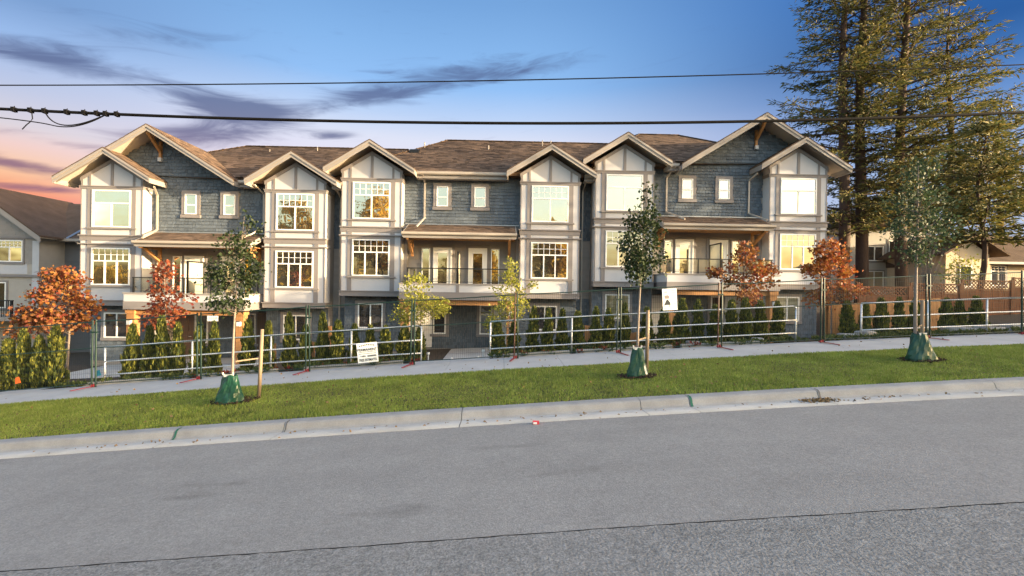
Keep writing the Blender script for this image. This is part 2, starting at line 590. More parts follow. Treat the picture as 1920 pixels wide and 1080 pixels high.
XS = [-400, -200, -100] + list(np.arange(-60, 61, 1.0)) + [100, 200, 400]
YS = [-400, -150, -60, -20, -6, -3.2, -2.6, 3, 7.9, 8.5, 10, 11.7, 13.0, 13.4] + list(np.arange(13.9, 19.2, .5)) + [20, 21, 22, 23, 25, 28, 32, 36, 42, 60, 100, 200, 500]
V, F = [], []
for X in XS:
    for Y in YS:
        z = ground_z(X, Y)
        if Y < 13.2:
            z = hill(X) + float(np.interp(Y, [-400, -20, -3.2, -2.6, 3, 7.9, 8.5, 11.7, 13.2], [0.3, .3, .0, -.45, -.42, -.45, -.15, -.09, -.05]))
        V.append((X, Y, z))
n = len(YS)
F = [(i * n + j, (i + 1) * n + j, (i + 1) * n + j + 1, i * n + j + 1) for i in range(len(XS) - 1) for j in range(n - 1)]
tag(obj('ground', np_mesh('ground', V, F, 'soil', True)), kind='structure')

XR = list(np.arange(-60, 60.1, .5))
seam = lambda X, j: (.006 * math.sin(X * 1.3) + .003 * math.sin(X * 7.3 + 1) + .002 * math.sin(X * 23.0)) if j == 0 else 0
seam2 = lambda X, j: seam(X, 0) + .006 * math.sin(X * 4.3 + 1) * math.sin(X * 19.0) + random.uniform(-.004, .005) if j == 2 else 0
XF = list(np.arange(-30, 30.01, .08))
sheet('road', 'asphalt_new', XF, [(4.0715, -.118), (5.6, -.150), (7.73, -.222)], jit=seam)
sheet('road', 'asphalt_old', XF, [(-2.7, -.225), (1.0, -.15), (4.065, -.122)], jit=seam2)
sheet('road', 'tar', XR, [(3.9, -.135), (4.3, -.135)])

kerb = tag(bpy.data.objects.new('kerb', None), kind='structure'); link(kerb)
KP = [(7.725, -.214), (8.14, -.236), (8.19, -.200), (8.225, -.115), (8.265, -.088), (8.46, -.080), (8.46, -.32), (7.725, -.32)]
joints = [-30, -26.8, -23.4, -20, -16.7, -13.4, -9.4, -5.76, -3.83, -.67, 2.57, 3.46, 5.84, 9.18, 12.5, 16, 19.5, 23, 26.5, 30]
for a, b in zip(joints[:-1], joints[1:]):
    nseg = max(2, int((b - a) / .5))
    V, F = [], []
    k = len(KP)
    for i in range(nseg + 1):
        X = a + .006 + (b - a - .012) * i / nseg
        for Y, dz in KP:
            V.append((X, Y, hill(X) + dz))
    for i in range(nseg):
        for j in range(k):
            F.append((i * k + j, (i + 1) * k + j, (i + 1) * k + (j + 1) % k, i * k + (j + 1) % k))
    me = bpy.data.meshes.new('kerb_stone'); me.from_pydata(V, [], F + [tuple(range(k)), tuple(nseg * k + q for q in range(k - 1, -1, -1))])
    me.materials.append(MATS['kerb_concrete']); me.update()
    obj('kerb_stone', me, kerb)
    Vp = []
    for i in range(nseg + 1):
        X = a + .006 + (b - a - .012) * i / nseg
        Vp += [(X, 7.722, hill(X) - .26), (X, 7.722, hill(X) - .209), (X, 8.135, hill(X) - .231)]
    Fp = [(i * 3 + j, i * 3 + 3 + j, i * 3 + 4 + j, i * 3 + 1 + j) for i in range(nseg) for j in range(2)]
    obj('gutter_pan', np_mesh('gutter_pan', Vp, Fp, 'pan_concrete_lit'), kerb)

def kerb_mark(X, w, m, lo=.0, hi=1.0):
    pts = [(8.135, -.232), (8.186, -.198), (8.221, -.113), (8.262, -.084), (8.36, -.080)]
    V = []
    for x in (X, X + w):
        for y, dz in pts:
            V.append((x, y - .003, hill(x) + dz + .003))
    k = len(pts)
    obj('paint_mark', np_mesh('paint_mark', V, [(i, i + k, i + k + 1, i + 1) for i in range(k - 1)], m), kerb)


for X, w, m in ((-5.74, .035, 'green_paint'), (3.475, .04, 'green_paint'), (-3.80, .02, 'tar'), (5.86, .02, 'tar')):
    kerb_mark(X, w, m)

walk = tag(bpy.data.objects.new('sidewalk', None), kind='structure'); link(walk)
for i in range(-18, 19):
    a, b = i * 1.55 + .12, i * 1.55 + 1.55 + .112
    V = []
    for X in (a, (a + b) / 2, b):
        V += [(X, 11.66, hill(X) - .005), (X, 13.42, hill(X) + .030), (X, 13.42, hill(X) - .12), (X, 11.66, hill(X) - .12)]
    F = [(0, 4, 5, 1), (4, 8, 9, 5), (3, 7, 4, 0), (7, 11, 8, 4), (1, 5, 6, 2), (5, 9, 10, 6), (0, 1, 2, 3), (8, 11, 10, 9)]
    me = bpy.data.meshes.new('slab'); me.from_pydata(V, [], F); me.materials.append(MATS['concrete']); me.update()
    obj('slab', me, walk)


# grass verge
def blades(n, xr, yr, zf, hmin, hmax, seed, keep=None):
    r = np.random.default_rng(seed)
    X = r.uniform(*xr, n); Y = r.uniform(*yr, n)
    if keep is not None:
        k = keep(X, Y); X, Y = X[k], Y[k]; n = len(X)
    Z = zf(X, Y)
    patch = .75 + .5 * (np.sin(X * 1.7 + np.sin(Y * 2.3)) * .5 + np.sin(X * .63 + Y * 1.9) * .5) * .5
    h = r.uniform(hmin, hmax, n) * patch
    t = r.uniform(0, 2 * math.pi, n)
    lean = r.uniform(0, .9, n) * h
    w = r.uniform(.004, .009, n)
    dx, dy = np.cos(t), np.sin(t)
    B = np.stack([X, Y, Z], 1)
    side = np.stack([-dy * w, dx * w, 0 * w], 1)
    tip = B + np.stack([dx * lean, dy * lean, h], 1)
    V = np.stack([B - side, B + side, tip], 1).reshape(-1, 3)
    return V, np.arange(3 * n).reshape(-1, 3)


hillv = np.vectorize(hill)
XG = list(np.arange(-32, 32.1, .5))
vsheet = sheet('verge_soil', 'soil', XG, [(8.462, -.085), (10, -.045), (11.655, -.012)])
V, F = blades(300000, (-15.5, 16), (8.44, 11.68), lambda X, Y: hillv(X) - .085 + (Y - 8.46) * .0228, .035, .075, 3)
tag(obj('verge_grass', np_mesh('verge_grass', V, F, 'grass')), 'mown green grass on the verge between kerb and sidewalk', 'grass', kind='stuff')

# ------------------------------------------------------------------ townhouses
SL = .62                                    # roof pitch of the gables


def make_window(parent, x0, x1, z0, z1, y, cols, transom=None, grid=None, glass='glass', surround=None, sill=None, blind=False, fr=.06, name='window'):
    """white vinyl window on the plane y (facing -y): frame mesh, panes, glazing bars, sill and surround as its pieces"""
    f = MB()
    yo, yi = y - .055, y + .004
    f.box(x0, x0 + fr, yo, yi, z0, z1).box(x1 - fr, x1, yo, yi, z0, z1)
    f.box(x0 + fr, x1 - fr, yo, yi, z0, z0 + fr).box(x0 + fr, x1 - fr, yo, yi, z1 - fr, z1)
    zt = z1 - fr
    if transom:
        zt = z1 - transom
        f.box(x0 + fr, x1 - fr, yo, yi, zt - .03, zt + .03)
    ww = (x1 - x0 - 2 * fr) / cols
    for i in range(1, cols):
        c = x0 + fr + ww * i
        f.box(c - .028, c + .028, yo + .004, yi, z0 + fr, (zt - .03) if transom else zt)
    w = f.build(name, 'vinyl', parent)
    rects = [(x0 + fr + ww * i, x0 + fr + ww * (i + 1), z0 + fr, (zt - .03) if transom else zt) for i in range(cols)]
    if transom:
        rects.append((x0 + fr, x1 - fr, zt + .03, z1 - fr))
    for i, (a, b, c, d) in enumerate(rects):
        pa = MB().add([(a, y - .018, c), (b, y - .018, c), (b, y - .018, d), (a, y - .018, d)], [(0, 1, 2, 3)]).build('pane', glass, w)
        # each pane sits a hair out of true, as real sashes do
        pa.rotation_euler = (0, 0, 0)
    if blind:
        b = MB()
        z = z0 + fr
        while z < z1 - fr:
            b.add([(x0 + fr, y - .006, z), (x1 - fr, y - .006, z), (x1 - fr, y - .011, z + .045), (x0 + fr, y - .011, z + .045)], [(0, 1, 2, 3)])
            z += .05
        b.build('blind', 'blind', w)
    if grid and transom:
        g = MB()
        a, b, c, d = rects[-1]
        for i in range(1, grid[0]):
            u = a + (b - a) * i / grid[0]
            g.box(u - .011, u + .011, y - .032, y - .014, c, d)
        for j in range(1, grid[1]):
            v = c + (d - c) * j / grid[1]
            g.box(a, b, y - .034, y - .012, v - .011, v + .011)
        g.build('glazing_bar', 'vinyl', w)
    if surround:
        t = surround
        s = MB()
        s.box(x0 - t, x0 - .002, y - .04, y + .002, z0 - .002, z1 + t).box(x1 + .002, x1 + t, y - .04, y + .002, z0 - .002, z1 + t)
        s.box(x0 - .002, x1 + .002, y - .042, y + .002, z1 + .002, z1 + t)
        s.build('surround', 'trim', w)
    if sill:
        box('sill', 'trim', w, x0 - sill, x1 + sill, y - .075, y + .002, z0 - .14, z0 - .004)
    return w


def gable_roof(parent, cx, half, ztop, y0, y1, halfr=None, slope=SL, tabs=False, seed=1):
    hl = half; hr = halfr if halfr is not None else half
    R = MB()
    t = .07
    for s, h in ((-1, hl), (1, hr)):
        e = (cx + s * h, ztop - slope * h)
        poly = [(cx, ztop), e, (e[0], e[1] - t), (cx, ztop - t)]
        if s > 0: poly = poly[::-1]
        R.prism_y(poly, y0 - .03, y1)
    r = R.build('gable_roof', 'roofing', parent)
    # the two slopes in shingle tabs
    if tabs:
        for s, h in ((-1, hl), (1, hr)):
            ln = h * math.hypot(1, slope)
            ux = 1 / math.hypot(1, slope); uz = -slope * ux
            nx, nz = -uz * s, ux
            def to3(u, v, w, s=s):
                d = ln - v
                return (cx + s * ux * d + nx * (w + .002), y0 - .03 + u, ztop + uz * d + nz * (w + .002))
            p = pieces([(0, 0), (y1 - y0, 0), (y1 - y0, ln), (0, ln)], [], .15, .22, .36, .016, to3, seed + s, .003)
            tag(p.build('roof_tabs', 'roofing', r), kind='stuff')
    for s, h in ((-1, hl), (1, hr)):
        x1, z1 = cx + s * h, ztop - slope * h
        # bargeboard: a deep board with a narrow one proud of it on top
        def para(xa, za, xb, zb, d0, d1, ya, yb):
            poly = [(xa, za - d0), (xb, zb - d0), (xb, zb - d1), (xa, za - d1)]
            if s > 0: poly = poly[::-1]
            return MB().prism_y(poly, ya, yb)
        b = para(cx, ztop, x1, z1, t + .002, .305, y0, y0 + .04)
        b.build('bargeboard', 'fascia', r)
        para(cx, ztop, x1, z1, .045, .15, y0 - .035, y0 - .002).build('rake_moulding', 'fascia', r)
        # soffit under the overhang
        para(cx, ztop, x1 - s * .03, z1 + s * s * slope * .03, t + .01, t + .05, y0 + .042, y1 - .02).build('soffit', 'soffit', r)
        # eave board along the low edge
        box('eave_board', 'fascia', r, min(x1, x1 - s * .035), max(x1, x1 - s * .035), y0 + .045, min(y1, y0 + 1.15), z1 - .30, z1 - t - .004)
    return r


def make_bay(parent, bx, up_grid=True, up_glass='glass', lo_glass='glass', lo_blind=False, low_cols=3):
    W = 2.92
    B = MB().box(bx, bx + W, 0, .66, 0, 5.74)
    B.prism_y([(bx, 5.74), (bx + W, 5.74), (bx + W, 6.14), (bx + W / 2, 7.05), (bx, 6.14)], .003, 1.2)
    bay = B.build('bay', 'panel', parent)

    def bt(x0, x1, z0, z1, pr=.028, name='batten'):
        return box(name, 'trim', bay, bx + x0, bx + x1, -pr, .0, z0, z1)

    def belt(z0, z1, pr, name='belt_course'):
        return box(name, 'trim', bay, bx - pr, bx + W + pr, -pr, .60, z0, z1)
    belt(-.01, .215, .045); belt(.217, .265, .085)
    belt(2.93, 2.985, .085); belt(3.12, 3.335, .03); belt(3.337, 3.395, .08)
    belt(5.60, 5.70, .035); belt(5.702, 5.75, .06)
    for a, b in ((.32, .53), (2.39, 2.60)):
        bt(a, b, .267, 2.928); bt(a, b, 2.987, 3.118); bt(a, b, 3.397, 5.598)
    for a, b in ((.0, .045), (2.875, 2.92)):
        bt(a, b, .267, 2.928, .02, 'corner_board'); bt(a, b, 3.397, 5.598, .02, 'corner_board')
    bt(.532, 2.388, 2.79, 2.926, .026, 'header_board')
    for z in (.885, 3.665):
        box('sill_board', 'trim', bay, bx + .26, bx + 2.66, -.075, 0, z, z + .075)
    sl = lambda x: 7.05 - SL * abs(x - 1.46)
    for a, b in ((0.002, .10), (.38, .48), (1.395, 1.525), (2.44, 2.54), (2.82, 2.918)):
        MB().prism_y([(bx + a, 5.752), (bx + b, 5.752), (bx + b, sl(b)), (bx + a, sl(a))] if abs((a + b) / 2 - 1.46) > .2 else
                     [(bx + a, 5.752), (bx + b, 5.752), (bx + b, sl(b)), (bx + 1.46, 7.05), (bx + a, sl(a))], -.026, .0).build('batten', 'trim', bay)
    for s in (-1, 1):
        xa, xb = bx + 1.46, bx + 1.46 + s * 1.5
        za, zb = 7.07, 7.07 - SL * 1.5
        poly = [(xa, za), (xb, zb), (xb, zb - .17), (xa, za - .17)]
        if s > 0: poly = poly[::-1]
        MB().prism_y(poly, -.034, -.001).build('frieze_board', 'trim', bay)
    make_window(parent, bx + .55, bx + 2.37, .98, 2.77, -.002, low_cols, .63, (6, 2), lo_glass, blind=lo_blind)
    make_window(parent, bx + .55, bx + 2.37, 3.76, 5.55, -.002, 2, .63, (6, 2) if up_grid else None, up_glass)
    return bay


def downspout(parent, pts, name='downspout'):
    m = MB()
    for a, b in zip(pts[:-1], pts[1:]):
        a, b = Vector(a), Vector(b)
        d = (b - a).normalized() * .03
        m.beam(a - d, b + d, .075, .06)
    return m.build(name, 'gutter', parent)


def ridge_z(y): return 6.12 + .6 * (y - .08)


def make_block(kind, X0, z0, label):
    root = empty('townhouse_block', (X0, 22.4, z0), label, 'townhouse')
    sd = {'A': 10, 'B': 20, 'C': 30}[kind]
    # ---- walls
    w = MB()
    w.box(.02, 3.1, .6, 11, -3.4, 6.1).box(8.56, 11.64, .6, 11, -3.4, 6.1)
    w.box(3.1, 8.56, .6, 11, 2.95, 6.1).box(3.1, 8.56, .9, 11, .25, 2.95).box(3.1, 8.56, 1.9, 11, -3.4, .25)
    if kind != 'C':
        w.box(11.64, 12.46, 1.2, 11, -3.4, 6.3)
    bigc = {'A': 3.33, 'C': 8.33}.get(kind)
    if bigc:
        w.prism_y([(bigc - 4.0, 6.1), (bigc + 4.0, 6.1), (bigc, 6.1 + 4.0 * SL - .16)], .602, 4.5)
    w.build('wall', 'siding', root)
    front = lambda y: (lambda u, v, q: (u, y - q, v))
    wins = [(4.37, 5.28, 4.36, 5.70), (6.26, 7.17, 4.36, 5.70)]
    upper = [(2.92, 3.56), (8.74, 3.56), (8.74, 6.05), (2.92, 6.05)]
    if bigc:
        ztp = 6.1 + 4.0 * SL - .2
        upper = [(2.92, 3.56), (8.74, 3.56)] + ([(8.74, 6.05), (7.35, 6.12), (bigc, ztp), (.7, 6.95), (2.0, 6.4), (2.92, 6.05)] if kind == 'A' else
                                              [(8.74, 6.05), (9.7, 6.4), (10.96, 6.95), (bigc, ztp), (4.31, 6.12), (2.92, 6.05)])
    tag(pieces(upper, wins, .16, .13, .25, .040, front(.6), sd, .012).build('shingle_cladding', 'shingle_blue', root), kind='stuff')
    for k, (a, b, y, c, d, hs) in enumerate([(.03, 3.08, .6, -2.75, -.02, [(.7, 1.92, -1.6, -.38)]), (8.58, 11.62, .6, -2.75, -.02, [(9.42, 10.66, -1.6, -.38)]),
                                             (3.12, 8.54, 1.9, -2.75, -.02, [(4.2, 4.98, -2.0, -.36), (6.68, 7.46, -2.0, -.36), (3.3, 4.15, -3, -.4), (7.5, 8.4, -3, -.4)])]):
        tag(pieces([(a, c), (b, c), (b, d), (a, d)], hs, .16, .13, .25, .040, front(y), sd + 2 + k, .012).build('shingle_cladding', 'shingle_blue', root), kind='stuff')
    if kind != 'C':
        for c, d in ((-2.75, .0), (3.0, 6.2)):
            tag(pieces([(11.66, c), (12.44, c), (12.44, d), (11.66, d)], [], .16, .13, .25, .040, front(1.2), sd + 7, .012).build('shingle_cladding', 'shingle_blue', root), kind='stuff')
        tag(pieces([(11.66, .0), (12.44, .0), (12.44, 3.0), (11.66, 3.0)], [], .155, 3, 4, .02, front(1.2), sd + 8).build('lap_siding', 'siding', root), kind='stuff')
    tag(pieces([(3.12, .3), (8.54, .3), (8.54, 2.92), (3.12, 2.92)], [(3.7, 5.45, -1, 2.55), (6.05, 7.85, -1, 2.55)], .155, 1.4, 3.2, .02, front(.9), sd + 9).build('lap_siding', 'siding', root), kind='stuff')
    # ---- bays
    if kind == 'A':
        make_bay(root, 0, False); make_bay(root, 8.74)
    elif kind == 'B':
        make_bay(root, 0); make_bay(root, 8.74, True)
    else:
        make_bay(root, 0, False, lo_glass='glass_clear', lo_blind=True); make_bay(root, 8.74, False, lo_glass='glass_clear', lo_blind=True)
    # ---- small windows and the glazed doors of the balcony
    for a, b, c, d in wins:
        ww = make_window(root, a + .17, b - .17, c + .18, d - .15, .6 - .03, 1, .55, None, 'glass', surround=.165, fr=.05)
        box('sill', 'trim', ww, a - .03, b + .03, .50, .6, c, c + .155)
    for sgn, dx, sx in ((1, 4.36, 3.78), (-1, 6.15, 7.30)):
        D = MB()
        D.box(dx, dx + .07, .80, .9, .3, 2.5).box(dx + .88, dx + .95, .80, .9, .3, 2.5).box(dx + .07, dx + .88, .80, .9, 2.43, 2.5)
        D.box(dx + .07, dx + .24, .83, .9, .3, 2.43).box(dx + .71, dx + .88, .83, .9, .3, 2.43).box(dx + .24, dx + .71, .83, .9, .3, .55).box(dx + .24, dx + .71, .83, .9, 2.22, 2.43)
        dr = D.build('balcony_door', 'door_white', root)
        MB().add([(dx + .24, .86, .55), (dx + .71, .86, .55), (dx + .71, .86, 2.22), (dx + .24, .86, 2.22)], [(0, 1, 2, 3)]).build('pane', 'glass', dr)
        hx = dx + (.8 if sgn > 0 else .15)
        MB().tube([(hx, .80, 1.3), (hx, .76, 1.3), (hx - .09 * sgn, .755, 1.3)], .012, 6).build('handle', 'lamp_white', dr)
        s = MB().box(dx - .13, dx - .004, .855, .902, .3, 2.66).box(dx + .954, dx + 1.08, .855, .902, .3, 2.66).box(dx - .004, dx + .954, .855, .902, 2.504, 2.66)
        s.build('surround', 'trim', dr)
        make_window(root, sx, sx + .43, .55, 2.47, .878, 1, None, None, 'glass', fr=.05, name='sidelight')
    # ---- ground floor windows and entrance
    for a in (.7, 9.44):
        make_window(root, a, a + 1.24, -1.62, -.38, .57, 2, None, None, 'glass_dark' if kind != 'C' else 'glass_clear', surround=.14, sill=.14, blind=(kind == 'C'))
    for a in (4.26, 6.72):
        make_window(root, a, a + .68, -2.0, -.42, 1.87, 1, .5 if kind == 'B' else None, None, 'glass_dark', surround=.16, sill=.16, fr=.07)
    for a in (3.34, 7.48):
        d = box('front_door', 'door_brown' if kind == 'A' else 'door_white', root, a, a + .86, 1.82, 1.9, -2.7, -.42)
        MB().tube([(a + .76, 1.80, -1.65), (a + .76, 1.76, -1.65), (a + .66, 1.755, -1.65)], .014, 6).build('handle', 'galvanised', d)
        for zz in (-2.45, -1.4):
            box('door_panel', 'door_brown' if kind == 'A' else 'door_white', d, a + .14, a + .60, 1.80, 1.822, zz, zz + .85)
    # ---- porch roof over the balcony
    pr = MB().prism_x([(.6, 3.62), (.6, 3.54), (-.8, 2.98), (-.8, 3.06)], 3.18, 8.5).build('porch_roof', 'roofing', root)
    ln = math.hypot(1.4, .56); cu, su = 1.4 / ln, .56 / ln
    tag(pieces([(3.18, 0), (8.5, 0), (8.5, ln), (3.18, ln)], [], .14, .2, .36, .016, lambda u, v, q: (u, -.8 + v * cu - su * (q + .002), 3.06 + v * su + cu * (q + .002)), sd + 11, .003)
        .build('roof_tabs', 'roofing', pr), kind='stuff')
    MB().prism_x([(-.80, 3.08), (-.92, 3.08), (-.92, 2.98), (-.88, 2.94), (-.80, 2.94)], 3.12, 8.56).build('gutter', 'gutter', pr)
    box('fascia_board', 'fascia', pr, 3.18, 8.5, -.798, -.75, 2.80, 2.975)
    for x in (3.14, 8.502):
        MB().prism_x([(.6, 3.64), (.6, 3.40), (-.798, 2.84), (-.798, 3.08)], x, x + .038).build('bargeboard', 'fascia', pr)
    box('ceiling', 'cedar', pr, 3.185, 8.495, -.745, .89, 2.86, 2.90)
    for x in (3.36, 8.22):
        b = MB().beam((x, .58, 2.15), (x, -.55, 2.80), .12, .12)
        b.box(x - .06, x + .06, -.72, .6, 2.74, 2.858).box(x - .06, x + .06, .48, .6, 2.0, 2.74)
        b.build('bracket', 'cedar', root)
    box('wall_flashing', 'flashing', root, 3.0, 8.7, .55, .6, 3.62, 3.66)
    # ---- balcony
    deck = box('balcony', 'panel', root, 3.2, 8.46, -1.3, .9, .02, .30)
    for nm, m, a in (('fascia_panel', 'panel', (3.2, 8.46, -1.34, -1.302, .26, .60)), ('fascia_panel', 'panel', (3.16, 3.198, -1.34, .6, .26, .60)), ('fascia_panel', 'panel', (8.462, 8.5, -1.34, .6, .26, .60)),
                     ('cap', 'fascia', (3.12, 8.54, -1.38, -1.16, .602, .665)), ('cap', 'fascia', (3.12, 3.30, -1.158, .6, .602, .663)), ('cap', 'fascia', (8.36, 8.54, -1.158, .6, .602, .663)),
                     ('parapet', 'panel', (3.22, 8.44, -1.298, -1.2, .302, .60)),
                     ('fascia_band', 'trim', (3.14, 8.52, -1.36, -1.26, -.10, .255)), ('fascia_band', 'trim', (3.14, 3.24, -1.258, .58, -.10, .253)), ('fascia_band', 'trim', (8.42, 8.52, -1.258, .58, -.10, .253)),
                     ('batten', 'trim', (5.76, 5.90, -1.36, -1.342, .257, .60)), ('balcony_ceiling', 'cedar', (3.242, 8.418, -1.255, 1.85, -.06, -.01))):
        box(nm, m, deck, *a)
    px = [3.50, 4.66, 5.78, 6.98, 8.16]
    for x in px:
        box('rail_post', 'black_metal', deck, x - .022, x + .022, -1.262, -1.218, .666, 1.33)
    box('top_rail', 'black_metal', deck, 3.46, 8.20, -1.27, -1.21, 1.332, 1.375)
    box('bottom_rail', 'black_metal', deck, 3.46, 8.20, -1.25, -1.23, .72, .745)
    for s in (3.48, 8.18):
        box('top_rail', 'black_metal', deck, s - .025, s + .025, -1.208, .58, 1.332, 1.373)
        box('rail_post', 'black_metal', deck, s - .022, s + .022, .50, .55, .666, 1.33)
        MB().add([(s, -1.2, .75), (s, .5, .75), (s, .5, 1.33), (s, -1.2, 1.33)], [(0, 1, 2, 3)]).build('glass_panel', 'glass_rail', deck)
    for a, b in zip(px[:-1], px[1:]):
        MB().add([(a + .025, -1.24, .75), (b - .025, -1.24, .75), (b - .025, -1.24, 1.33), (a + .025, -1.24, 1.33)], [(0, 1, 2, 3)]).build('glass_panel', 'glass_rail', deck)
    dv = MB().box(5.78, 5.84, -1.10, -1.03, .31, 2.16).box(5.78, 5.84, .0, .07, .31, 2.16).box(5.785, 5.835, -1.03, .0, 2.10, 2.158).box(5.785, 5.835, -1.03, .0, .36, .42)
    dv.build('screen_frame', 'black_metal', deck)
    box('screen_pane', 'frosted', deck, 5.803, 5.817, -1.03, 0, .42, 2.10)
    for x, sx in ((3.2, 3.30), (8.12, 8.22)):
        c = box('column', 'cedar', root, x, x + .34, -1.22, -.86, -3.2, -.10)
        box('column_cap', 'cedar', c, x - .04, x + .38, -1.26, -.82, -.30, -.104)
        MB().box(sx, sx + .15, -1.36, -1.222, -.80, -.60).build('wall_lamp', 'lamp_white', c)
        box('lamp_bracket', 'black_metal', c, sx - .012, sx + .162, -1.37, -1.222, -.60, -.57)
    box('porch_beam', 'cedar', root, 3.5, 8.16, -1.15, -.95, -.34, -.104)
    # ---- roofs
    rx0 = {'A': -.85, 'B': -.08, 'C': -.08}[kind]
    k0 = {'A': 4.7, 'B': 4.4, 'C': 3.75}[kind]
    k1 = {'A': 14.5, 'B': 14.5, 'C': 6.3}[kind]
    rx1 = {'A': 14.5, 'B': 14.5, 'C': 12.4}[kind]
    ze, zr, ye, yr, yb = 6.14, 9.48, .08, 5.6, 11.3
    ys = .66                                # behind a front gable the slope starts at the gable wall
    zs = ze + (ys - ye) * (zr - ze) / (yr - ye)
    sec = {'A': [(7.5, rx1, ye, ze), (rx0, 7.5, ys, zs)], 'B': [(rx0, rx1, ye, ze)], 'C': [(rx0, 4.15, ye, ze), (4.15, rx1, ys, zs)]}[kind]
    T = [(rx0, ye, ze), (rx1, ye, ze), (rx1, yb, ze), (rx0, yb, ze), (k0, yr, zr), (k1, yr, zr)]
    TL = (rx0, ys, zs) if kind == 'A' else T[0]
    TR = (rx1, ys, zs) if kind == 'C' else T[1]
    R = MB()
    R.add([TL, TR, T[2], T[3], T[4], T[5]], [(1, 2, 5), (2, 3, 4, 5), (3, 0, 4), (0, 3, 2, 1)])
    if kind == 'B':
        R.add([T[0], T[1], T[5], T[4]], [(0, 1, 2, 3)])
    elif kind == 'A':
        R.add([TL, (7.5, ys, zs), (7.5, ye, ze), T[1], T[5], T[4]], [(0, 1, 5), (1, 2, 3), (1, 3, 4), (1, 4, 5)])
    else:
        R.add([T[0], (4.15, ye, ze), (4.15, ys, zs), TR, T[5], T[4]], [(0, 1, 2), (0, 2, 5), (2, 4, 5), (2, 3, 4)])
    for xa, xb, yy, zz in sec:
        R.add([(xa, yy, zz), (xb, yy, zz), (xb, yy, zz - .10), (xa, yy, zz - .10), (xa, yy + .6, zz - .10), (xb, yy + .6, zz - .10)], [(0, 3, 2, 1), (3, 4, 5, 2)])
    roof = R.build('roof', 'roofing', root)
    L1 = math.hypot(yr - ye, zr - ze); cy, cz = (yr - ye) / L1, (zr - ze) / L1
    vs = (ys - ye) / cy
    pol = {'A': [(rx0, vs), (7.5, vs), (7.5, 0), (rx1, 0), (k1, L1), (k0, L1)], 'B': [(rx0, 0), (rx1, 0), (k1, L1), (k0, L1)],
           'C': [(rx0, 0), (4.15, 0), (4.15, vs), (rx1, vs), (k1, L1), (k0, L1)]}[kind]
    tag(pieces(pol, [], .15, .22, .40, .018, lambda u, v, q: (u, ye + v * cy - cz * (q + .003), ze + v * cz + cy * (q + .003)), sd + 12, .003)
        .build('roof_tabs', 'roofing', roof), kind='stuff')
    L2 = math.hypot(k0 - rx0, zr - ze); cx2, cz2 = (k0 - rx0) / L2, (zr - ze) / L2
    tag(pieces([(ye, 0), (yb, 0), (yr, L2)], [], .15, .22, .40, .018, lambda u, v, q: (rx0 + v * cx2 - cz2 * (q + .003), u, ze + v * cz2 + cx2 * (q + .003)), sd + 13, .003)
        .build('roof_tabs', 'roofing', roof), kind='stuff')
    capb = MB()
    for p, q in ((T[4], T[5]), (TL, T[4])) + (((TR, T[5]),) if kind == 'C' else ()):
        p, q = Vector(p), Vector(q)
        nn = int((q - p).length / .28)
        for i in range(nn):
            a = p.lerp(q, i / nn); b = p.lerp(q, (i + 1.12) / nn) if i < nn - 1 else q
            capb.beam(a + Vector((0, 0, .012)), b + Vector((0, 0, .022)), .24, .03)
    tag(capb.build('ridge_caps', 'roofing', roof), kind='stuff')
    for (vx, vy, h) in {'A': [(6.6, 4.6, .22), (9.2, 5.0, .30)], 'B': [(3.3, 4.0, .40), (7.0, 3.9, .30), (10.2, 4.9, .42), (10.7, 4.9, .42)], 'C': []}[kind]:
        zz = ze + (vy - ye) * cz / cy
        MB().tube([(vx, vy, zz - .1), (vx, vy, zz + h * .8)], .03, 8).build('vent_pipe', 'gutter', root)
    for (vx, vy) in {'A': [(4.6, 2.4)], 'B': [(2.9, 3.2)], 'C': []}[kind]:
        zz = ze + (vy - ye) * cz / cy
        MB().prism_x([(vy - .2, zz - .1), (vy + .2, zz + .14), (vy + .2, zz + .22), (vy - .2, zz + .08)], vx - .25, vx + .25).build('roof_vent', 'black_metal', root)
    gx = {'A': [(7.42, 8.1)], 'B': [(3.62, 8.12)], 'C': [(3.62, 4.2)]}[kind]
    if kind != 'C':
        gx.append((11.9, 12.5))
    for a, b in gx:
        MB().prism_x([(.09, 6.16), (-.04, 6.16), (-.04, 6.05), (0, 6.0), (.09, 6.0)], a, b).build('gutter', 'gutter', root)
        box('fascia_board', 'fascia', root, a, b, .10, .14, 5.84, 6.05)
        box('soffit', 'soffit', root, a, b, .142, .6, 5.86, 5.90)
    gable_roof(root, 1.46, 2.31 if kind == 'A' else 2.17, 7.49 if kind != 'A' else 7.47, -.55, 2.7, 2.17, tabs=True, seed=sd + 20)
    gable_roof(root, 10.2, 2.17, 7.49 if kind != 'C' else 7.47, -.55, 2.7, 2.31 if kind == 'C' else 2.17, tabs=True, seed=sd + 24)
    if bigc:
        gable_roof(root, bigc, 4.16, 8.66, -.40, 5.0, 4.1, tabs=True, seed=sd + 28)
        MB().beam((bigc, .58, 7.55), (bigc, -.30, 8.28), .12, .12).box(bigc - .06, bigc + .06, .48, .598, 7.3, 8.1).build('gable_bracket', 'cedar', root)
        box('bracket_foot', 'panel', root, bigc - .08, bigc + .08, .44, .60, 7.12, 7.30)
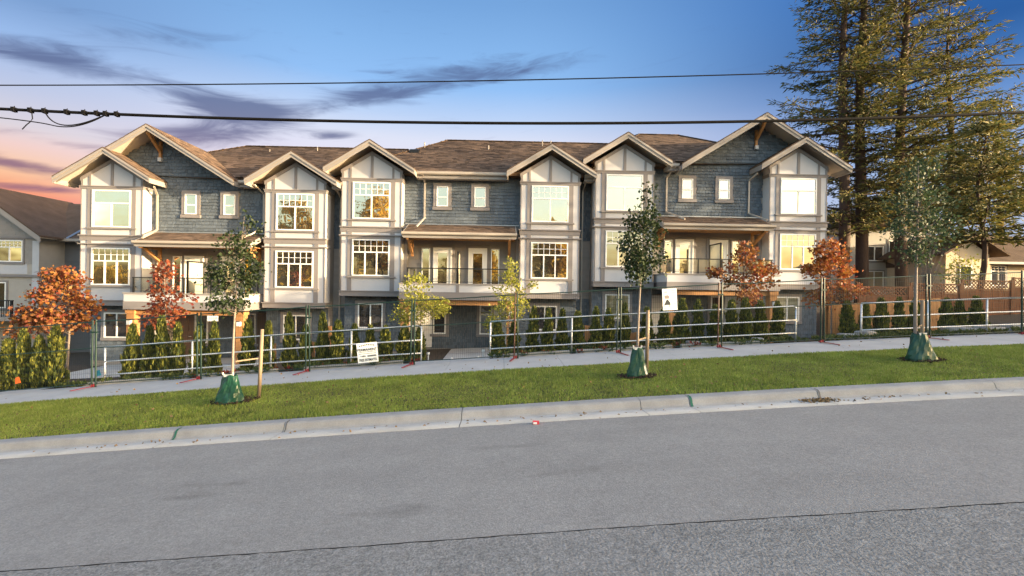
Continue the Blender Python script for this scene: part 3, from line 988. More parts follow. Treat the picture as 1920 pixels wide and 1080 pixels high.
    # ---- downspouts
    sp = {'A': [[(3.42, .02, 5.75), (3.22, .50, 5.45), (3.22, .52, 3.75), (3.45, -.3, 3.42), (3.5, -.75, 3.22)], [(8.2, .05, 5.95), (8.42, .5, 5.6), (8.42, .52, 4.0), (8.1, .0, 3.55), (8.0, -.5, 3.35)]],
          'B': [[(3.9, .02, 6.0), (3.95, .5, 5.7), (3.95, .52, 3.95), (3.72, -.35, 3.40)]],
          'C': [[(4.0, .02, 6.0), (3.75, .5, 5.6), (3.75, .52, 3.85), (4.3, -.45, 3.35)], [(8.1, .0, 5.75), (7.98, .5, 5.5), (7.98, .52, 3.85), (8.4, -.35, 3.40)]]}[kind]
    if kind != 'C':
        sp.append([(12.05, .05, 6.0), (12.0, 1.1, 5.6), (12.0, 1.12, -2.6)])
    for q in sp:
        downspout(root, q)
    return root


make_block('A', -20.25, .975, 'left townhouse block with a wide blue shingled gable over its left bay')
make_block('B', -7.83, 1.605, 'middle townhouse block with a straight eave between two cream bays')
make_block('C', 4.59, 2.24, 'right townhouse block with a wide grey gable over its right bay beside the firs')

# ------------------------------------------------------------------ neighbouring houses
def simple_window(parent, x0, x1, z0, z1, y, cols=2, glass='glass', transom=None, grid=None):
    return make_window(parent, x0, x1, z0, z1, y, cols, transom, grid, glass, surround=.10, sill=.12)


def left_house():
    root = empty('neighbour_house', (-28.0, 28.0, -1.9), 'grey sided neighbouring house at the left edge behind the red maple', 'house')
    w = MB()
    w.box(-12, .28, 0, 10, -2, 6.85)
    w.prism_y([(-7.0, 6.85), (.28, 6.85), (-3.36, 9.3)], .001, 6)
    w.build('wall', 'house_tan', root)
    tag(pieces([(-7, 5.0), (.26, 5.0), (.26, 6.9), (-3.36, 9.2), (-7, 6.9)], [(-2.3, -.55, 5.0, 6.6)], .16, .25, .5, .02, lambda u, v, q: (u, -q, v), 91).build('lap_siding', 'siding', root), kind='stuff')
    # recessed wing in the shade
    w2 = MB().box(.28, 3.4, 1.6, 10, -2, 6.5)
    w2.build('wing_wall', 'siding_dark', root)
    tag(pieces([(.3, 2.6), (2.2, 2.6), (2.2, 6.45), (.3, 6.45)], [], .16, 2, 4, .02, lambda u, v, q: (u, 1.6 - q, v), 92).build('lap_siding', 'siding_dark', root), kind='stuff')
    box('pilaster', 'trim', root, 2.2, 2.75, 1.35, 1.6, -1.5, 6.4)
    # gable roof of the front wing
    R = MB()
    for s in (-1, 1):
        poly = [(-3.36, 9.75), (-3.36 + s * 4.25, 9.75 - 4.25 * .72), (-3.36 + s * 4.25, 9.65 - 4.25 * .72), (-3.36, 9.65)]
        if s > 0: poly = poly[::-1]
        R.prism_y(poly, -.6, 6)
    r = R.build('gable_roof', 'roofing', root)
    for s in (-1, 1):
        poly = [(-3.36, 9.64), (-3.36 + s * 4.25, 9.64 - 4.25 * .72), (-3.36 + s * 4.25, 9.32 - 4.25 * .72), (-3.36, 9.32)]
        if s > 0: poly = poly[::-1]
        MB().prism_y(poly, -.6, -.55).build('bargeboard', 'fascia', r)
        poly = [(-3.36, 9.62), (-3.36 + s * 4.2, 9.62 - 4.2 * .72), (-3.36 + s * 4.2, 9.56 - 4.2 * .72), (-3.36, 9.56)]
        if s > 0: poly = poly[::-1]
        MB().prism_y(poly, -.548, 0.5).build('soffit', 'soffit', r)
    # hipped roof behind
    T = [(-12, 1.0, 6.6), (3.7, 1.0, 6.6), (3.7, 11, 6.6), (-12, 11, 6.6), (-9, 6, 9.75), (2.3, 5.0, 9.45)]
    hr = MB().add(T, [(0, 1, 5, 4), (1, 2, 5), (2, 3, 4, 5), (3, 0, 4), (0, 3, 2, 1)]).build('hip_roof', 'roofing', root)
    MB().beam((.9, 1.0, 6.66), (1.15, 4.5, 9.05), .22, .03).build('valley_flashing', 'flashing', hr)
    MB().prism_x([(2.4, 7.5), (2.8, 7.86), (2.8, 7.98), (2.4, 7.66)], 1.6, 2.1).build('roof_vent', 'flashing', hr)
    MB().prism_x([(1.0, 6.66), (.86, 6.66), (.86, 6.5), (1.0, 6.45)], .35, 3.7).build('gutter', 'gutter', root)
    downspout(root, [(1.55, .95, 6.45), (1.95, 1.5, 6.05), (1.95, 1.52, 2.0)])
    # corner boards and belts of the front wing
    box('corner_board', 'panel', root, -.10, .285, -.03, .001, 2.6, 6.4)
    box('belt_course', 'trim', root, -7, .33, -.09, .0, 6.52, 6.66)
    box('belt_course', 'trim', root, -7, .33, -.12, .0, 4.22, 4.36)
    box('apron_panel', 'panel', root, -2.4, -.4, -.02, .0, 4.40, 5.02)
    simple_window(root, -2.2, -.66, 5.12, 6.42, -.002, 2, 'glass', .42, (6, 2))
    simple_window(root, -3.0, -1.6, 2.35, 3.9, -.002, 2)
    # deck with railing
    dk = box('deck', 'fascia', root, -6, .6, -1.8, 0, 1.72, 1.95)
    for x in np.arange(-3.0, .6, .12):
        box('baluster', 'black_metal', dk, x - .012, x + .012, -1.77, -1.74, 1.952, 2.84)
    box('handrail', 'black_metal', dk, -3.1, .62, -1.79, -1.72, 2.842, 2.90)
    box('newel_post', 'black_metal', dk, .53, .60, -1.79, -1.72, 1.2, 2.84)
    box('patio_post', 'fascia', root, 2.95, 3.12, 1.0, 1.2, -1.2, 2.6)


left_house()


def right_houses():
    r1 = empty('grey_house', (28.0, 37.0, 1.0), 'two storey grey house half hidden behind the fir trunks', 'house')
    box('wall', 'stucco_grey', r1, 0, 7.2, 0, 8, -1, 6.6)
    box('wing_wall', 'stucco_grey', r1, -3.0, 0, 1.5, 8, -1, 5.6)
    rf = MB().prism_y([(-.7, 6.5), (7.9, 6.5), (3.6, 8.6)], -.6, 8.4).build('roof', 'roofing', r1)
    MB().prism_x([(-.01, 3.70), (-1.2, 3.30), (-1.2, 3.22), (-.01, 3.22)], 3.9, 7.4).build('canopy_roof', 'roofing', r1)
    box('canopy_fascia', 'fascia', r1, 3.9, 7.4, -1.26, -1.202, 3.1, 3.32)
    simple_window(r1, 2.15, 3.65, 3.8, 5.0, -.002)
    simple_window(r1, 2.1, 3.7, 1.6, 2.95, -.002)
    simple_window(r1, 4.1, 5.1, 4.5, 5.5, -.002)
    simple_window(r1, 4.8, 6.1, 1.2, 2.8, -.002, 2, 'glass_dark')
    r2 = empty('beige_house', (32.0, 32.0, 1.1), 'low beige stucco house behind the brown lattice fence at the right', 'house')
    box('wall', 'stucco_beige', r2, 0, 3.2, 0, 9, -1, 3.9)
    w = MB().prism_y([(0, 3.9), (3.2, 3.9), (1.6, 5.0)], .001, 6)
    w.build('gable_wall', 'stucco_beige', r2)
    box('wing_wall', 'stucco_beige', r2, 3.2, 14, 1.2, 9, -1, 3.6)
    MB().prism_x([(.4, 3.45), (5.5, 6.0), (10, 3.45), (10, 3.35), (5.5, 5.88), (.4, 3.33)], 2.6, 14.5).build('roof', 'roofing', r2)
    for s in (-1, 1):
        poly = [(1.6, 5.35), (1.6 + s * 2.4, 5.35 - 2.4 * .6), (1.6 + s * 2.4, 5.2 - 2.4 * .6), (1.6, 5.2)]
        if s > 0: poly = poly[::-1]
        MB().prism_y(poly, -.7, 7).build('gable_roof', 'roofing', r2)
    box('gutter', 'fascia', r2, 2.8, 14.5, .28, .40, 3.28, 3.45)
    simple_window(r2, 1.0, 1.9, 1.6, 3.1, -.002, 1)
    simple_window(r2, 4.6, 5.8, 1.7, 3.2, 1.198, 2, 'glass', .4, (4, 2))
    for x in (3.6, 7.4):
        box('post', 'stucco_beige', r2, x, x + .2, .45, .65, -1, 3.3)


right_houses()


# brown fence with a lattice top
def lattice_fence(X0, X1, Y, zb, zt, nm):
    root = empty('lattice_fence', (X0, Y, zb), nm, 'fence', 'brown lattice fence sections')
    w = X1 - X0; h = zt - zb
    for x in (0.0, w - .1):
        box('post', 'cedar_dark', root, x, x + .1, -.05, .05, -.4, h + .06)
    b = MB()
    n = int((w - .2) / .142)
    for i in range(n):
        x = .1 + i * (w - .2) / n
        b.box(x + .003, x + (w - .2) / n - .003, -.012 + .004 * (i % 2), .012, 0, h - .46)
    tag(b.build('boards', 'cedar_dark', root), kind='stuff')
    box('rail', 'cedar_dark', root, .1, w - .1, -.035, .035, h - .455, h - .39)
    box('rail', 'cedar_dark', root, .1, w - .1, -.035, .035, h - .03, h + .03)
    l = MB()
    k = int((w + .4) / .18)
    for i in range(-3, k):
        for s in (-1, 1):
            x0 = .1 + i * .18; x1 = x0 + .36
            za, zb2 = (h - .39, h - .03) if s > 0 else (h - .03, h - .39)
            if x0 < .1 or x1 > w - .1: continue
            l.beam((x0, .005 * s, za), (x1, .005 * s, zb2), .008, .045)
    l.build('lattice', 'cedar_dark', root)


lattice_fence(17.6, 20.2, 22.0, .45, 2.42, 'shaded lattice topped fence section nearest the townhouse')
lattice_fence(20.2, 22.8, 22.0, .55, 2.60, 'lattice topped brown fence section behind the third street tree')
lattice_fence(22.8, 25.4, 22.0, .65, 2.80, 'lattice topped brown fence section in front of the beige house')
lattice_fence(25.4, 28.6, 22.0, .70, 2.95, 'lattice topped brown fence section at the right edge of the picture')

lf = empty('cedar_fence', (12.9, 17.6, .25), 'low cedar board fence behind the right hand row of cedars', 'fence')
for i in range(30):
    x = i * .15
    box('board', 'cedar', lf, x, x + .138, -.01, .012 + .003 * (i % 3), .0 + .008 * i, 1.38 + .011 * i)
for z in (.25, 1.05):
    MB().beam((0, .04, z), (4.5, .04, z + .3), .05, .09).build('rail', 'cedar', lf)
for x in (0, 2.25, 4.45):
    box('post', 'cedar', lf, x - .05, x + .05, .066, .16, -.3, 1.5)

# ------------------------------------------------------------------ yards, path
def patch(name, m, poly_fn, xs, ys, dz, kind='structure', label=None, cat=None):
    V, F = [], []
    for X in xs:
        for Y in ys:
            x, y = poly_fn(X, Y)
            V.append((x, y, ground_z(x, y) + dz))
    n = len(ys)
    F = [(i * n + j, (i + 1) * n + j, (i + 1) * n + j + 1, i * n + j + 1) for i in range(len(xs) - 1) for j in range(n - 1)]
    return tag(obj(name, np_mesh(name, V, F, m)), label, cat, kind=kind)


patch('path', 'concrete', lambda u, v: (-2.55 + u * 2.25, v), np.linspace(0, 1, 6), np.linspace(13.43, 24.0, 30), .03)
patch('path', 'concrete', lambda u, v: (-14.8 + u * 1.4 + (v - 13.4) * .35, v), np.linspace(0, 1, 6), np.linspace(13.43, 17.5, 14), .02)
patch('porch_paving', 'concrete', lambda u, v: (-19.4 + u * 8.4, v), np.linspace(0, 1, 8), np.linspace(19.2, 24.0, 8), .02)
patch('porch_paving', 'concrete', lambda u, v: (7.4 + u * 6.0, v), np.linspace(0, 1, 8), np.linspace(19.2, 24.0, 8), .02)
lawn_keep = lambda X, Y: (X < -11.7 + (Y - 15.0) * .1)
gz = np.vectorize(ground_z)
V, F = blades(26000, (-15.2, -10.8), (15.4, 18.6), lambda X, Y: gz(X, Y), .04, .09, 5)
tag(obj('yard_grass', np_mesh('yard_grass', V, F, 'grass_lit')), 'small sunlit lawn patch behind the fence at the left', 'grass', kind='stuff')

# low concrete edging between the fence and the planting
for k, (a, b) in enumerate([(-12.2, -9.2), (-8.9, -6.6), (-5.8, -2.9), (-.2, 2.1), (2.3, 5.2), (5.5, 8.0)]):
    V = []
    for X in (a, b):
        z = hill(X) + .02
        V += [(X, 13.62, z - .3), (X, 13.62, z + .08), (X, 13.76, z + .08), (X, 13.76, z - .3)]
    me = bpy.data.meshes.new('garden_edging'); me.from_pydata(V, [], [(0, 4, 5, 1), (1, 5, 6, 2), (2, 6, 7, 3), (0, 1, 2, 3), (7, 6, 5, 4)])
    me.materials.append(MATS['stone']); me.update()
    tag(obj('garden_edging', me), ORD[k] + ' concrete edging strip from the left along the planting bed', 'edging', 'garden edging strips')


# ------------------------------------------------------------------ foliage
def leaf_quads(P, D, size, wid, r, jit=.35):
    """diamond leaves at P pointing along D"""
    n = len(P)
    D = D + r.normal(0, jit, (n, 3)); D /= np.linalg.norm(D, axis=1, keepdims=True) + 1e-9
    A = r.normal(0, 1, (n, 3)); S = np.cross(D, A); S /= np.linalg.norm(S, axis=1, keepdims=True) + 1e-9
    ln = size * r.uniform(.65, 1.3, n)[:, None]
    wd = ln * wid
    N = np.cross(D, S)
    V = np.stack([P, P + D * ln * .5 + S * wd + N * ln * .10, P + D * ln, P + D * ln * .5 - S * wd + N * ln * .10], 1).reshape(-1, 3)
    return V, np.arange(4 * n).reshape(-1, 4)


def broad_tree(name, base, trunk_h, trunk_r, lobes, nclump, per, leaf, m, bark, label, group=None, seed=1, sigma=.14, lean=(0, 0), wid=.42, nbr=9, up=.2, parts=True):
    """lobes: (dx,dy,z,rx,ry,rz,weight) relative to base"""
    r = np.random.default_rng(seed)
    root = empty(name, base, label, 'tree', group)
    top = max(l[2] + l[5] * .7 for l in lobes)
    pts, rad = [], []
    for i in range(9):
        t = i / 8
        pts.append((lean[0] * t + .03 * math.sin(t * 5 + seed), lean[1] * t + .03 * math.cos(t * 4 + seed), -.1 + (top + .1) * t))
        rad.append(trunk_r * (1.15 - .98 * t ** .9))
    if parts:
        MB().tube(pts, rad, 8).build('trunk', bark, root, smooth=True)
    W = np.array([l[6] for l in lobes], float); W /= W.sum()
    C = []
    for k in r.choice(len(lobes), nclump, p=W):
        l = lobes[k]
        d = r.normal(0, 1, 3); d /= np.linalg.norm(d)
        q = d * r.uniform(.25, 1.0) ** .55
        C.append((l[0] + q[0] * l[3], l[1] + q[1] * l[4], l[2] + q[2] * l[5]))
    C = np.array(C)
    if parts:
        br = MB()
        for k in range(min(len(C), nbr * 7)):
            c = C[k]
            zt = max(trunk_h * .9, min(top * .92, c[2] - .35 * math.hypot(c[0], c[1]) - .1))
            t = zt / top
            s = np.array([lean[0] * t, lean[1] * t, zt])
            mid = (s + c) / 2 + np.array([0, 0, -.04])
            rr = trunk_r * (.42 if k < nbr else .18)
            br.tube([s, mid, c], [rr, rr * .6, rr * .2], 5, False)
        tag(br.build('branches', bark, root), kind='stuff')
    P = np.repeat(C, per, 0) + r.normal(0, sigma, (nclump * per, 3)) * np.array([1, 1, .75])
    cen = np.array([0, 0, (trunk_h + top) / 2])
    D = P - cen; D /= np.linalg.norm(D, axis=1, keepdims=True) + 1e-9
    D[:, 2] += up
    V, F = leaf_quads(P, D, leaf, wid, r, .6)
    obj('crown', np_mesh('crown', V, F, m), root)
    return root


# red maples in the yards
broad_tree('red_maple', (-15.3, 16.5, -1.15), 1.2, .045, [(-.55, 0, 1.9, 1.1, .7, .4, 1.2), (-.25, 0, 2.65, .8, .65, .5, 1.2), (-.2, 0, 3.35, .55, .45, .32, .8), (-1.35, 0, 2.1, .5, .4, .28, .35), (.5, 0, 2.35, .42, .35, .42, .5), (-1.6, 0, 1.45, .55, .45, .2, .3)],
           150, 22, .115, 'leaf_red', 'bark_pale', 'red and yellow leaved maple at the left end near the neighbouring house', 'maples in autumn leaf', 11, .14, wid=.46, up=-.25)
broad_tree('red_maple', (-12.3, 17.0, -1.2), 1.5, .035, [(-.05, 0, 3.6, .32, .3, .5, .8), (-.1, 0, 2.9, .5, .4, .5, 1), (0, 0, 2.35, .75, .5, .28, 1), (.65, 0, 2.75, .5, .3, .15, .3), (-.2, 0, 1.9, .5, .4, .3, .5)],
           82, 15, .11, 'leaf_maple_dark', 'bark_pale', 'dark red maple in front of the left block porch', 'maples in autumn leaf', 12, .12, wid=.46, up=-.25)
broad_tree('red_maple', (9.2, 17.0, .1), 1.5, .035, [(0, 0, 3.45, .3, .3, .45, .7), (0, 0, 2.9, .6, .5, .4, 1), (.1, 0, 2.4, 1.0, .6, .28, 1.1), (-.9, 0, 2.7, .4, .3, .12, .3), (.95, 0, 2.8, .35, .3, .15, .3), (.1, 0, 1.85, .6, .5, .3, .6)],
           115, 16, .11, 'leaf_red', 'bark_pale', 'wide red maple in front of the right block balcony', 'maples in autumn leaf', 13, .12, wid=.46, up=-.25)
broad_tree('red_maple', (12.55, 17.0, .2), 1.3, .035, [(-.1, 0, 3.35, .45, .4, .5, .9), (0, 0, 2.7, .75, .6, .5, 1.2), (.3, 0, 2.0, .85, .6, .35, 1), (-.75, 0, 2.8, .35, .3, .15, .3), (-.5, 0, 1.7, .4, .3, .3, .4)],
           150, 17, .11, 'leaf_orange', 'bark_pale', 'orange maple just right of the townhouses', 'maples in autumn leaf', 14, .13, wid=.46, up=-.25)
# yellowing young trees either side of the centre path
broad_tree('yellow_tree', (-2.75, 16.0, -.75), 1.5, .03, [(-.2, 0, 2.75, .45, .4, .6, .9), (.0, 0, 2.1, .85, .6, .45, 1.3), (.5, 0, 2.2, .5, .4, .35, .5), (-.7, 0, 1.75, .4, .3, .25, .4)],
           165, 15, .080, 'leaf_yellow', 'bark_pale', 'young yellow green tree left of the centre path', 'yellow trees by the path', 15, .10, wid=.36)
broad_tree('yellow_tree', (.35, 16.0, -.65), 1.5, .03, [(0, 0, 3.3, .25, .25, .5, .6), (0, 0, 2.7, .5, .4, .5, 1), (.0, 0, 2.05, .65, .5, .45, 1.2), (.6, 0, 2.9, .25, .2, .15, .25), (-.6, 0, 1.55, .25, .25, .2, .25)],
           140, 14, .080, 'leaf_yellow', 'bark_pale', 'young yellow green tree right of the centre path', 'yellow trees by the path', 16, .10, wid=.36)
broad_tree('yellow_tree', (24.2, 23.5, 1.0), 1.5, .04, [(0, 0, 2.2, .9, .6, .5, 1), (.2, 0, 3.0, .6, .5, .6, .6)],
           60, 10, .11, 'leaf_yellow', 'bark_pale', 'thin small yellow tree in front of the brown lattice fence', None, 17, .14)
# street trees on the verge
broad_tree('street_tree', (-5.80, 10.0, -.48), 1.95, .032, [(.0, 0, 2.75, .46, .42, .42, 1.3), (.05, 0, 3.3, .28, .28, .45, .9), (-.1, 0, 2.2, .32, .3, .25, .5), (.45, 0, 2.85, .18, .2, .28, .3), (-.32, 0, 2.75, .2, .2, .3, .3), (.38, 0, 3.85, .12, .12, .3, .12)],
           165, 15, .070, 'leaf_green', 'bark_pale', 'young green street tree nearest the left on the verge', 'street trees on the verge', 21, .085, lean=(.18, 0), wid=.38, up=-.3)
broad_tree('street_tree', (3.03, 10.0, .17), 2.0, .032, [(.0, 0, 2.95, .42, .4, .5, 1.3), (.1, 0, 3.5, .3, .28, .35, .8), (.0, 0, 2.4, .3, .28, .3, .7), (.22, 0, 3.95, .10, .1, .35, .25), (.42, 0, 2.6, .16, .15, .2, .15)],
           180, 15, .070, 'leaf_green', 'bark_pale', 'narrow green street tree in the middle of the verge', 'street trees on the verge', 22, .085, lean=(.15, 0), wid=.38, up=-.3)
broad_tree('street_tree', (9.55, 10.2, .55), 2.2, .042, [(.05, 0, 3.0, .78, .6, .38, 1.3), (.0, 0, 3.6, .6, .5, .42, 1.1), (-.05, 0, 4.3, .28, .28, .45, .45), (0, 0, 2.5, .3, .3, .25, .4)],
           190, 13, .070, 'leaf_bluegreen', 'bark_pale', 'blue green street tree at the right end of the verge', 'street trees on the verge', 23, .11, lean=(-.05, 0), wid=.38)


# columnar cedars
def thuja_mesh(seed, h=1.0, R=.24):
    r = np.random.default_rng(seed)
    n = 1500
    t = r.uniform(0, 1, n) ** .85
    rad = R * (np.minimum(1, (1 - t) ** .62 * 1.12)) * (.86 + .14 * np.sin(t * 19 + seed)) * (.75 + .25 * np.minimum(1, t * 8))
    a = r.uniform(0, 2 * math.pi, n)
    lump = 1 + .16 * np.sin(a * 3 + t * 9 + seed) + .10 * np.sin(a * 7 - t * 17)
    rr = rad * lump * r.uniform(.72, 1.0, n)
    P = np.stack([rr * np.cos(a), rr * np.sin(a), t * h * .96], 1)
    D = np.stack([np.cos(a) * .45, np.sin(a) * .45, np.ones(n) * 1.0], 1)
    V, F = leaf_quads(P, D, .105, .27, r, .22)
    leaves = np_mesh('foliage', V, F, 'thuja')
    core = MB()
    zs = [0, .08, .3, .55, .75, .9, .97]
    core.tube([(0, 0, z * h) for z in zs], [R * .7 * min(1, (1 - z) ** .62 * 1.1) * (.75 + .25 * min(1, z * 8)) for z in zs], 9)
    return leaves, core.mesh('stem', 'thuja_core', True)


TH = [thuja_mesh(40 + i) for i in range(5)]


def thuja(X, Y, ztop, wide, k, label, group):
    zb = ground_z(X, Y) - .02
    root = empty('columnar_cedar', (X, Y, zb), label, 'cedar', group, rz=random.uniform(0, 6.28))
    h = ztop - zb
    root.scale = (wide, wide * random.uniform(.9, 1.1), h * random.uniform(.94, 1.05))
    root.rotation_euler.x = random.uniform(-.035, .035); root.rotation_euler.y = random.uniform(-.035, .035)
    for nm, me in zip(('foliage', 'stem'), TH[k % 5]):
        obj(nm, me, root)


rows = [('in the bright clump at the left end', 'bright cedars at the left end', 14.3, [(-15.05, .28, 1.15), (-14.62, .46, 1.1), (-14.12, .44, 1.1), (-13.72, .58, 1.25)]),
        ('behind the left pipe railing', 'cedars behind the left railing', 14.6,
         [(-11.54, .67), (-11.03, .70), (-10.59, .93), (-10.11, .86), (-9.52, .74), (-9.0, .9), (-8.03, .86), (-7.37, .95), (-6.68, 1.08), (-6.21, .85), (-5.66, 1.13), (-5.19, 1.0), (-4.62, .92), (-4.14, .88), (-3.62, .82), (-3.08, .80), (-2.56, .8)]),
        ('behind the middle pipe railing', 'cedars behind the middle railing', 14.6,
         [(-.06, 1.02), (.45, .98), (1.02, 1.40), (1.48, 1.38), (2.0, 1.45), (2.51, 1.42), (3.03, 1.47), (3.51, 1.52), (3.98, 1.62), (4.76, 1.48), (5.29, 1.46), (5.84, 1.78), (6.42, 1.72), (6.89, 1.66), (7.47, 1.75), (7.99, 1.78), (8.52, 1.70), (9.08, 1.72)]),
        ('behind the right pipe railing', 'cedars behind the right railing', 16.5,
         [(12.9, 1.72, 1.3), (13.47, 1.7, 1.1), (14.17, 1.91, 1.35), (14.77, 1.88, 1.1), (15.28, 1.83), (16.49, 1.94, 1.2), (17.06, 1.91, 1.1), (17.67, 2.0, 1.15)])]
kk = 0
for where, grp, Y, lst in rows:
    for i, it in enumerate(lst):
        w = it[2] * .98 if len(it) > 2 else random.uniform(.86, 1.08)
        thuja(it[0] + random.uniform(-.03, .03), Y + random.uniform(-.1, .1), it[1], w, kk, ORD[i] + ' columnar cedar from the left ' + where, grp)
        kk += 1


# big firs at the right
def fir(X, Y, zb, H, z0, reach, n_lv, trunk_r, label, seed, sparse=1.0, bias=(0, 0)):
    r = np.random.default_rng(seed)
    root = empty('fir_tree', (X, Y, zb), label, 'tree', 'tall firs at the right')
    pts = [(.12 * math.sin(i * .7 + seed), .12 * math.cos(i * .9 + seed), H * i / 12 - (.3 if i == 0 else 0)) for i in range(13)]
    MB().tube(pts, [trunk_r * (1.0 - .93 * i / 12) for i in range(13)], 9).build('trunk', 'bark', root, smooth=True)
    limbs = MB()
    P, D = [], []
    for lv in range(n_lv):
        t = (lv + r.uniform(-.3, .3)) / n_lv
        z = z0 + (H - z0) * min(.99, max(0, t))
        env = (1 - t) ** .75 * (.55 + .45 * min(1, t * 5 + .3))
        nb = r.integers(4, 7)
        a0 = r.uniform(0, 6.28)
        for b in range(nb):
            a = a0 + b * 6.283 / nb + r.uniform(-.4, .4)
            L = reach * env * r.uniform(.55, 1.2) + .35
            if r.random() < .12 * sparse: continue
            dx, dy = math.cos(a), math.sin(a)
            droop = r.uniform(-.10, .32)
            nst = max(4, int(L / .24))
            last = None
            for s in range(nst + 1):
                u = s / nst
                p = np.array([dx * L * u + bias[0] * u * L, dy * L * u + bias[1] * u * L, z + L * (.22 * u - droop * 1.35 * u * u + .25 * max(0, u - .7))])
                if s in (0, nst // 2, nst):
                    if last is not None:
                        limbs.tube([last[0], p], [last[1], .018 * (1.2 - u) + .006], 4, False)
                    last = (p, (.02 + .012 * L) * (1 - u) + .006)
                if u < .18: continue
                # side sprays, wide in the middle of the limb, hanging a little
                sp = .55 * (1 - abs(u - .55) * 1.1) * min(1.2, L / 3 + .4)
                for sd in (-1, 1):
                    for q in range(2):
                        f = r.uniform(.1, 1.0)
                        if r.random() < .25 * sparse: continue
                        o = p + np.array([-dy * sd * sp * f, dx * sd * sp * f, -.10 * f + r.normal(0, .05)]) + r.normal(0, .05, 3)
                        P.append(o); D.append((dx * .75 - dy * sd * .6, dy * .75 + dx * sd * .6, -.12 + r.normal(0, .18)))
                P.append(p + r.normal(0, .04, 3)); D.append((dx, dy, .05))
    tag(limbs.build('limbs', 'bark', root), kind='stuff')
    P = np.array(P); D = np.array(D)
    V1, F1 = leaf_quads(P, D, .48, .095, r, .22)
    P2 = P + r.normal(0, .09, P.shape); V2, F2 = leaf_quads(P2, D * np.array([1, 1, .6]) + np.array([0, 0, -.16]), .34, .11, r, .45)
    P3 = P + r.normal(0, .12, P.shape); V3, F3 = leaf_quads(P3, D + np.array([0, 0, -.10]), .26, .12, r, .6)
    V = np.concatenate([V1, V2, V3]); F = np.concatenate([F1, F2 + len(V1), F3 + len(V1) + len(V2)])
    obj('crown', np_mesh('crown', V, F, 'needle'), root)


fir(25.9, 34.0, .8, 37.0, 5.5, 6.4, 44, .44, 'leftmost tall fir rising just behind the right block gable', 51, 2.0)
fir(27.55, 34.3, .9, 41.0, 6.5, 6.0, 48, .46, 'tallest fir with its dark trunk left of the grey house windows', 52, 2.0)
fir(29.75, 33.2, 1.0, 39.0, 7.0, 5.8, 46, .42, 'broad golden fir with a reddish trunk right of the grey house windows', 53, 1.75)
fir(34.6, 34.5, 1.2, 24.0, 7.5, 6.2, 28, .36, 'golden fir with its crown cut by the upper cable at the right', 54, 1.9)
fir(40.3, 36.0, 1.4, 17.0, 7.0, 5.2, 18, .32, 'rightmost fir at the edge of the picture', 55, 1.8)
fir(26.6, 24.6, 1.0, 11.0, 4.0, 3.2, 20, .17, 'small fir with a bare slim trunk in front of the beige house', 56, .9)
fir(44.0, 48.0, 1.2, 17.0, 1.0, 5.0, 30, .32, 'distant fir behind the beige house roof', 57, .6)
fir(32.0, 50.0, 1.0, 15.0, 1.0, 5.0, 28, .32, 'distant dark fir behind the grey house', 58, .6)

# bare pale shrub in front of the beige house
sh = empty('bare_shrub', (23.9, 25.0, 1.0), 'bare pale branching shrub rising in front of the beige house', 'shrub')
b = MB()
rr = random.Random(5)
for i in range(26):
    a = rr.uniform(0, 6.28); s = rr.uniform(.2, .9); h = rr.uniform(2.6, 5.6)
    b.tube([(0, 0, 0), (math.cos(a) * s * .3, math.sin(a) * s * .3, h * .55), (math.cos(a) * s, math.sin(a) * s, h)], [.03, .02, .006], 4, False)
tag(b.build('twigs', 'bark_pale', sh), kind='stuff')


# low plants along the bed behind the fence: nobody could count them
def tufts(name, m, spots, seed, n=60, size=.13, label=None):
    r = np.random.default_rng(seed)
    Ps, Ds = [], []
    for X, Y, s in spots:
        z = ground_z(X, Y)
        k = int(n * s)
        a = r.uniform(0, 6.28, k); q = np.sqrt(r.uniform(0, 1, k)) * .16 * s
        Ps.append(np.stack([X + q * np.cos(a), Y + q * np.sin(a), z + r.uniform(0, .10 * s, k)], 1))
        Ds.append(np.stack([np.cos(a) * .7, np.sin(a) * .7, np.ones(k)], 1))
    V, F = leaf_quads(np.concatenate(Ps), np.concatenate(Ds), size, .22, r, .3)
    return tag(obj(name, np_mesh(name, V, F, m)), label, 'plants', kind='stuff')


r5 = random.Random(9)
tufts('ground_cover', 'plant', [(x + r5.uniform(-.1, .1), 13.85 + r5.uniform(-.2, .35), r5.uniform(.5, 1.3)) for x in np.arange(-13, 17, .28) if not -2.6 < x < -.3], 61, 55, .13, 'low green planting along the bed behind the fence')
tufts('ground_cover', 'plant_red', [(x + r5.uniform(-.3, .3), 13.8 + r5.uniform(-.15, .2), r5.uniform(.5, 1.0)) for x in np.arange(-9, 7, .62) if not -2.6 < x < -.3], 62, 40, .12, 'dark red low planting scattered along the bed')

